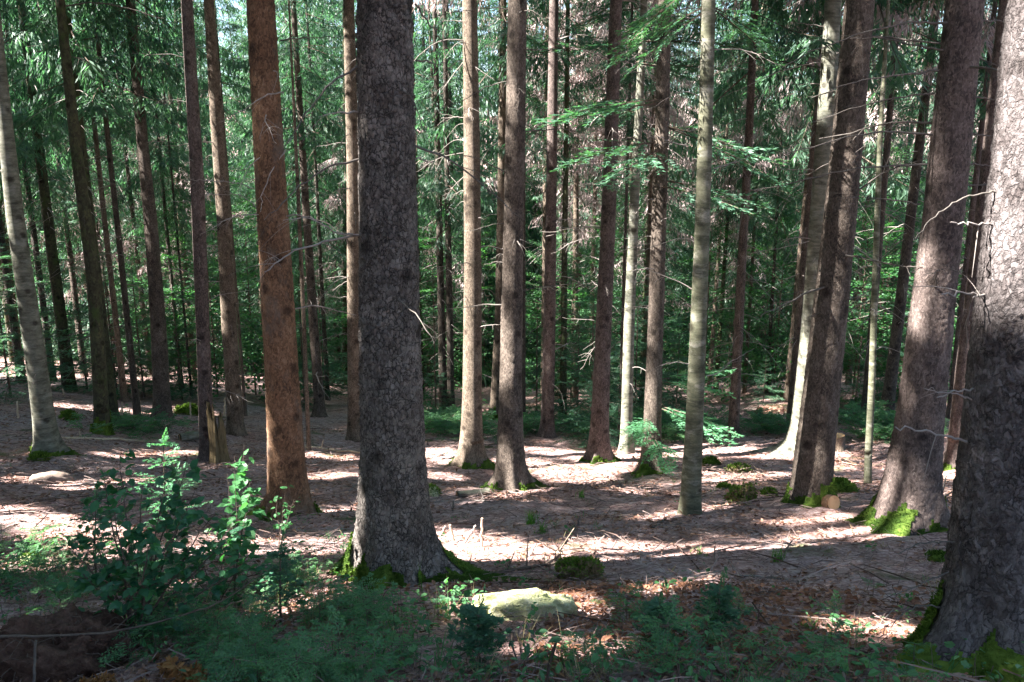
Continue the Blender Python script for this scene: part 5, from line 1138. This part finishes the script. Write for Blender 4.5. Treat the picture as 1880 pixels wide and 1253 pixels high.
# litter: fallen leaves, needles and twigs
lr = np.random.default_rng(66)
def scatter(n, y0, y1, bias=1.6):
    y = y0 + (y1 - y0) * lr.random(n) ** bias; x = (lr.random(n) * 2 - 1) * (y * .70 + .6); return x, y
x, y = scatter(70000, 3.2, 22, 1.8); patch = fbm(x * .8, y * .8, 61)
keep = lr.random(len(x)) < np.clip(.55 + 1.3 * patch, .08, 1); x, y = x[keep], y[keep]; n = len(x)
az = lr.uniform(0, 6.28, n); P = np.stack([x, y, ground(x, y) + .012 + .018 * lr.random(n)], -1)
sl = np.stack([0 * x, 0 * x + .28, 0 * x + 1], -1)
D = np.stack([np.cos(az), np.sin(az), lr.normal(-.25, .28, n)], -1); Nn = sl + lr.normal(0, .42, (n, 3)); ln = lr.uniform(.025, .07, n) * np.clip(y / 7, .8, 1.6)
b = MB(); D /= np.linalg.norm(D, axis=1)[:, None]; S = np.cross(D, Nn); S /= np.linalg.norm(S, axis=1)[:, None]; U3 = np.cross(S, D); L1 = ln[:, None]; W = L1 * lr.uniform(.2, .34, (n, 1)); cu = L1 * lr.uniform(-.12, .22, (n, 1))
c0, c1, c2 = P, P + D * L1 * .5, P + D * L1
V = np.stack([c0, c1 + S * W + U3 * cu, c2 + U3 * cu * .6, c1 + U3 * 0, c1 - S * W + U3 * cu], 1)
ti = np.clip(lr.normal(.42, .26, n), 0, 1)
f0 = np.arange(n)[:, None] * 5
b.add(V.reshape(-1, 3), np.concatenate([f0 + [[0, 1, 2, 3]], f0 + [[0, 3, 2, 4]]]), np.repeat(ti, 5))
xb = lr.normal(.7, 1.5, 5200); yb = lr.uniform(3.3, 6.2, 5200); kb = fbm(xb * 1.1, yb * 1.1, 64) > -.12; xb, yb = xb[kb], yb[kb]; nb_ = len(xb); ab = lr.uniform(0, 6.28, nb_)
add_leaves(b, mk_leaves(np.stack([xb, yb, ground(xb, yb) + .02 + .02 * lr.random(nb_)], -1), np.stack([np.cos(ab), np.sin(ab), lr.normal(-.2, .3, nb_)], -1), np.stack([0 * xb, 0 * xb + .28, 0 * xb + 1], -1) + lr.normal(0, .5, (nb_, 3)), lr.uniform(.04, .085, nb_), lr.uniform(.022, .045, nb_)), np.clip(lr.normal(.45, .28, nb_), 0, 1), 1)
kind(obj('leaf_litter', b.mesh('leaf_litter', [M['litter'], M['brown_leaf']])), 'stuff')
x, y = scatter(21000, 3.4, 30, 1.6); n = len(x); az = lr.normal(.35, .9, n); L1 = lr.uniform(.03, .30, n) * np.clip(y / 9, .6, 1.4); w = lr.uniform(.0012, .0042, n) * np.clip(y / 7, .8, 1.7); hv = lr.random(n) < .03; L1[hv] = lr.uniform(.25, .8, hv.sum()); w[hv] = lr.uniform(.004, .010, hv.sum()); az[hv] = lr.uniform(0, 6.28, hv.sum())
dx, dy = np.cos(az) * L1 / 2, np.sin(az) * L1 / 2; za = ground(x - dx, y - dy); zb_ = ground(x + dx, y + dy); lf = np.abs(lr.normal(0, .045, (2, n)))
A = np.stack([x - dx, y - dy, za + .012 + lf[0]], -1); B = np.stack([x + dx, y + dy, zb_ + .012 + lf[1]], -1); Cm = (A + B) / 2 + lr.normal(0, .02, (n, 3)) * L1[:, None] + [0, 0, .004]
S = np.stack([-np.sin(az), np.cos(az), 0 * az], -1) * w[:, None]; Uz = np.array([0, 0, 1.0]) * w[:, None] * 1.2
V = np.stack([A - S, A + Uz, A + S, Cm - S, Cm + Uz, Cm + S, B - S * .5, B + Uz * .5, B + S * .5], 1); f0 = np.arange(n)[:, None] * 9
b = MB(); b.add(V.reshape(-1, 3), np.concatenate([f0 + [q] for q in ([0, 1, 4, 3], [1, 2, 5, 4], [3, 4, 7, 6], [4, 5, 8, 7])]), np.repeat(np.clip(lr.normal(.42, .3, n) - .2 * hv, 0, 1), 9)); kind(obj('fallen_twigs', b.mesh('fallen_twigs', [M['litter_twig']])), 'stuff')

# ground cover: seedlings, brambles and small leaves, thick in the shaded foreground
b = MB(); cvr = np.random.default_rng(88)
SEED_T = [fir_branch(cvr, .3, 6, 5, .010, .0, 0, 1, .028) for _ in range(3)]
def density(px, py):
    d = 0
    if px < 640: d = np.clip((py - 985 + 40 * math.sin(px * .02)) / 70, 0, 1)
    elif px < 880: d = np.clip((py - 1085) / 40, 0, 1) * .9
    elif px < 1100: d = .35 * np.clip((py - 1120) / 60, 0, 1)
    else: d = .34 * np.clip((py - (1060 + .05 * (px - 1100))) / 140, 0, 1)
    if 880 < px < 1060 and 1085 < py < 1150: d = 0
    return float(d)
cnt = 0
for _ in range(3100):
    px = cvr.uniform(-40, 1920); py = cvr.uniform(1010, 1330)
    if cvr.random() > density(px, py) * float(np.clip(.55 + 1.9 * fbm(np.array(px * .011), np.array(py * .022), 71), .05, 1.1)): continue
    g = hit(px, py); kindp = cvr.random(); s = cvr.uniform(.6, 1.3)
    if py > 1150 and px < 215: continue
    if py > 1225 and px < 385: continue
    if kindp < (.32 if px < 700 else .12):
        h = cvr.uniform(.08, .26) * s; nb = cvr.integers(3, 6); a0 = cvr.uniform(0, 6)
        for wz in ((.45, .95) if h > .12 else (.9,)):
            for q in range(nb): b.merge(SEED_T[cvr.integers(3)], rot_mat(a0 + q * 6.28 / nb + cvr.normal(0, .25), R(cvr.normal(10, 14))) * s * cvr.uniform(.3, .6), g + [0, 0, h * wz], cvr.normal(-.05, .15))
        b.tube([g, g + [cvr.normal(0, .01), 0, h]], [.003, .002], 3, .3, 1)
    elif kindp < .85:
        nl = cvr.integers(5, 12); h = cvr.uniform(.05, .24) * s; tn = cvr.normal(.42, .2); big = cvr.choice([.8, 1, 1, 1.35]); mi_ = 2 if cvr.random() < .22 else 0
        b.tube([g, g + [cvr.normal(0, .02), cvr.normal(0, .02), h]], [.0025, .0015], 3, .4, 1)
        for q in range(nl):
            az = cvr.uniform(0, 6.28); rad = cvr.uniform(.02, .14) * s; e = g + [rad * math.cos(az), rad * math.sin(az), h * cvr.uniform(.4, 1.05)]
            l = cvr.uniform(.028, .055) * s * big
            add_leaves(b, mk_leaves(e[None], np.array([[math.cos(az), math.sin(az), cvr.normal(-.2, .25)]]), np.array([[0, 0, 1.0]]) + cvr.normal(0, .4, (1, 3)), [l], [l * cvr.uniform(.45, .68)]), np.clip(tn + cvr.normal(0, .14), 0, 1), mi_)
    else:
        mi_ = 3 if cvr.random() < .45 else 2
        for q in range(12):
            az = cvr.uniform(0, 6.28); l = cvr.uniform(.1, .3) * s; d = np.array([math.cos(az) * .6, math.sin(az) * .6, 1])
            b.kites(mk_kites(g[None] + cvr.normal(0, .015, (1, 3)), d[None] + cvr.normal(0, .2, (1, 3)), cvr.normal(0, 1, (1, 3)), [l], [.007], .35), np.clip(cvr.normal(.6, .25), 0, 1), mi_)
    cnt += 1
for _ in range(420):
    px = cvr.uniform(0, 1880); py = cvr.uniform(835, 1100)
    if fbm(np.array(px * .008), np.array(py * .02), 73) < .12: continue
    g = hit(px, py); s = cvr.uniform(.5, 1.1); m_ = cvr.choice([0, 2, 2, 3])
    for q in range(9):
        az = cvr.uniform(0, 6.28); l = cvr.uniform(.05, .15) * s; d = np.array([math.cos(az) * .9, math.sin(az) * .9, 1])
        if m_ == 0: add_leaves(b, mk_leaves(g[None] + cvr.normal(0, .05, (1, 3)) * [1, 1, .2] + [0, 0, l * .5], d[None] * [1, 1, .3], np.array([[0, 0, 1.0]]) + cvr.normal(0, .3, (1, 3)), [l * .5], [l * .3]), .5, 2)
        else: b.kites(mk_kites(g[None] + cvr.normal(0, .02, (1, 3)), d[None] + cvr.normal(0, .2, (1, 3)), cvr.normal(0, 1, (1, 3)), [l], [.008], .35), np.clip(cvr.normal(.6, .25), 0, 1), int(m_))
kind(obj('ground_cover', b.mesh('ground_cover', [M['cover'], M['twig'], M['bright_leaf'], M['dry_grass']])), 'stuff')
# low bilberry and fir growth patches further back
b = MB()
for (cx, cyy, wx, nn) in [(800, 785, 50, 120), (960, 790, 60, 60), (1180, 790, 70, 120), (1260, 800, 60, 60), (1400, 790, 60, 40), (250, 790, 80, 40), (1090, 790, 50, 80), (1640, 800, 60, 60), (860, 790, 50, 60), (1560, 770, 50, 50)]:
    for _ in range(nn):
        g = hit(cx + cvr.normal(0, wx * .6), cyy + cvr.normal(0, 9)); s = cvr.uniform(.8, 1.8)
        for q in range(4): b.merge(SEED_T[cvr.integers(3)], rot_mat(cvr.uniform(0, 6.28), R(cvr.normal(14, 14))) * s, g + [0, 0, cvr.uniform(.05, .35)], cvr.normal(0, .2))
kind(obj('low_undergrowth', b.mesh('low_undergrowth', [M['cover'], M['twig']])), 'stuff')

# ------------------------------------------------------------------ light, camera, output
w = bpy.data.worlds.new('World'); SC.world = w; w.use_nodes = True; nt = w.node_tree
sky = nt.nodes.new('ShaderNodeTexSky'); sky.sky_type = 'NISHITA'; sky.sun_disc = False; sky.sun_elevation = SUN_EL
sky.sun_rotation = math.atan2(SUNV[0], SUNV[1])
bg = nt.nodes['Background']; bg.inputs['Strength'].default_value = .056; nt.links.new(sky.outputs[0], bg.inputs['Color'])
sd = bpy.data.lights.new('sun', 'SUN'); sd.energy = 5.0; sd.angle = R(.5); sd.color = (1, .945, .90)
so = bpy.data.objects.new('sun', sd); COL.objects.link(so); so.rotation_euler = Vector(-SUNV).to_track_quat('-Z', 'Y').to_euler()
cd = bpy.data.cameras.new('camera'); cd.sensor_width = 36; cd.lens = 28; cd.clip_end = 600; cd.clip_start = .05
co = bpy.data.objects.new('camera', cd); COL.objects.link(co); co.location = CAM; co.rotation_euler = (math.pi / 2 - PITCH, 0, 0); SC.camera = co
vs = SC.view_settings; vs.view_transform = 'Standard'; vs.look = 'None'; vs.gamma = 1; vs.use_curve_mapping = False; vs.exposure = 3.3
cy = SC.cycles; cy.max_bounces = 7; cy.diffuse_bounces = 4; cy.glossy_bounces = 2; cy.transmission_bounces = 4; cy.transparent_max_bounces = 4
cy.use_denoising = True; cy.denoising_prefilter = 'NONE'; cy.sample_clamp_indirect = 4; cy.use_adaptive_sampling = True
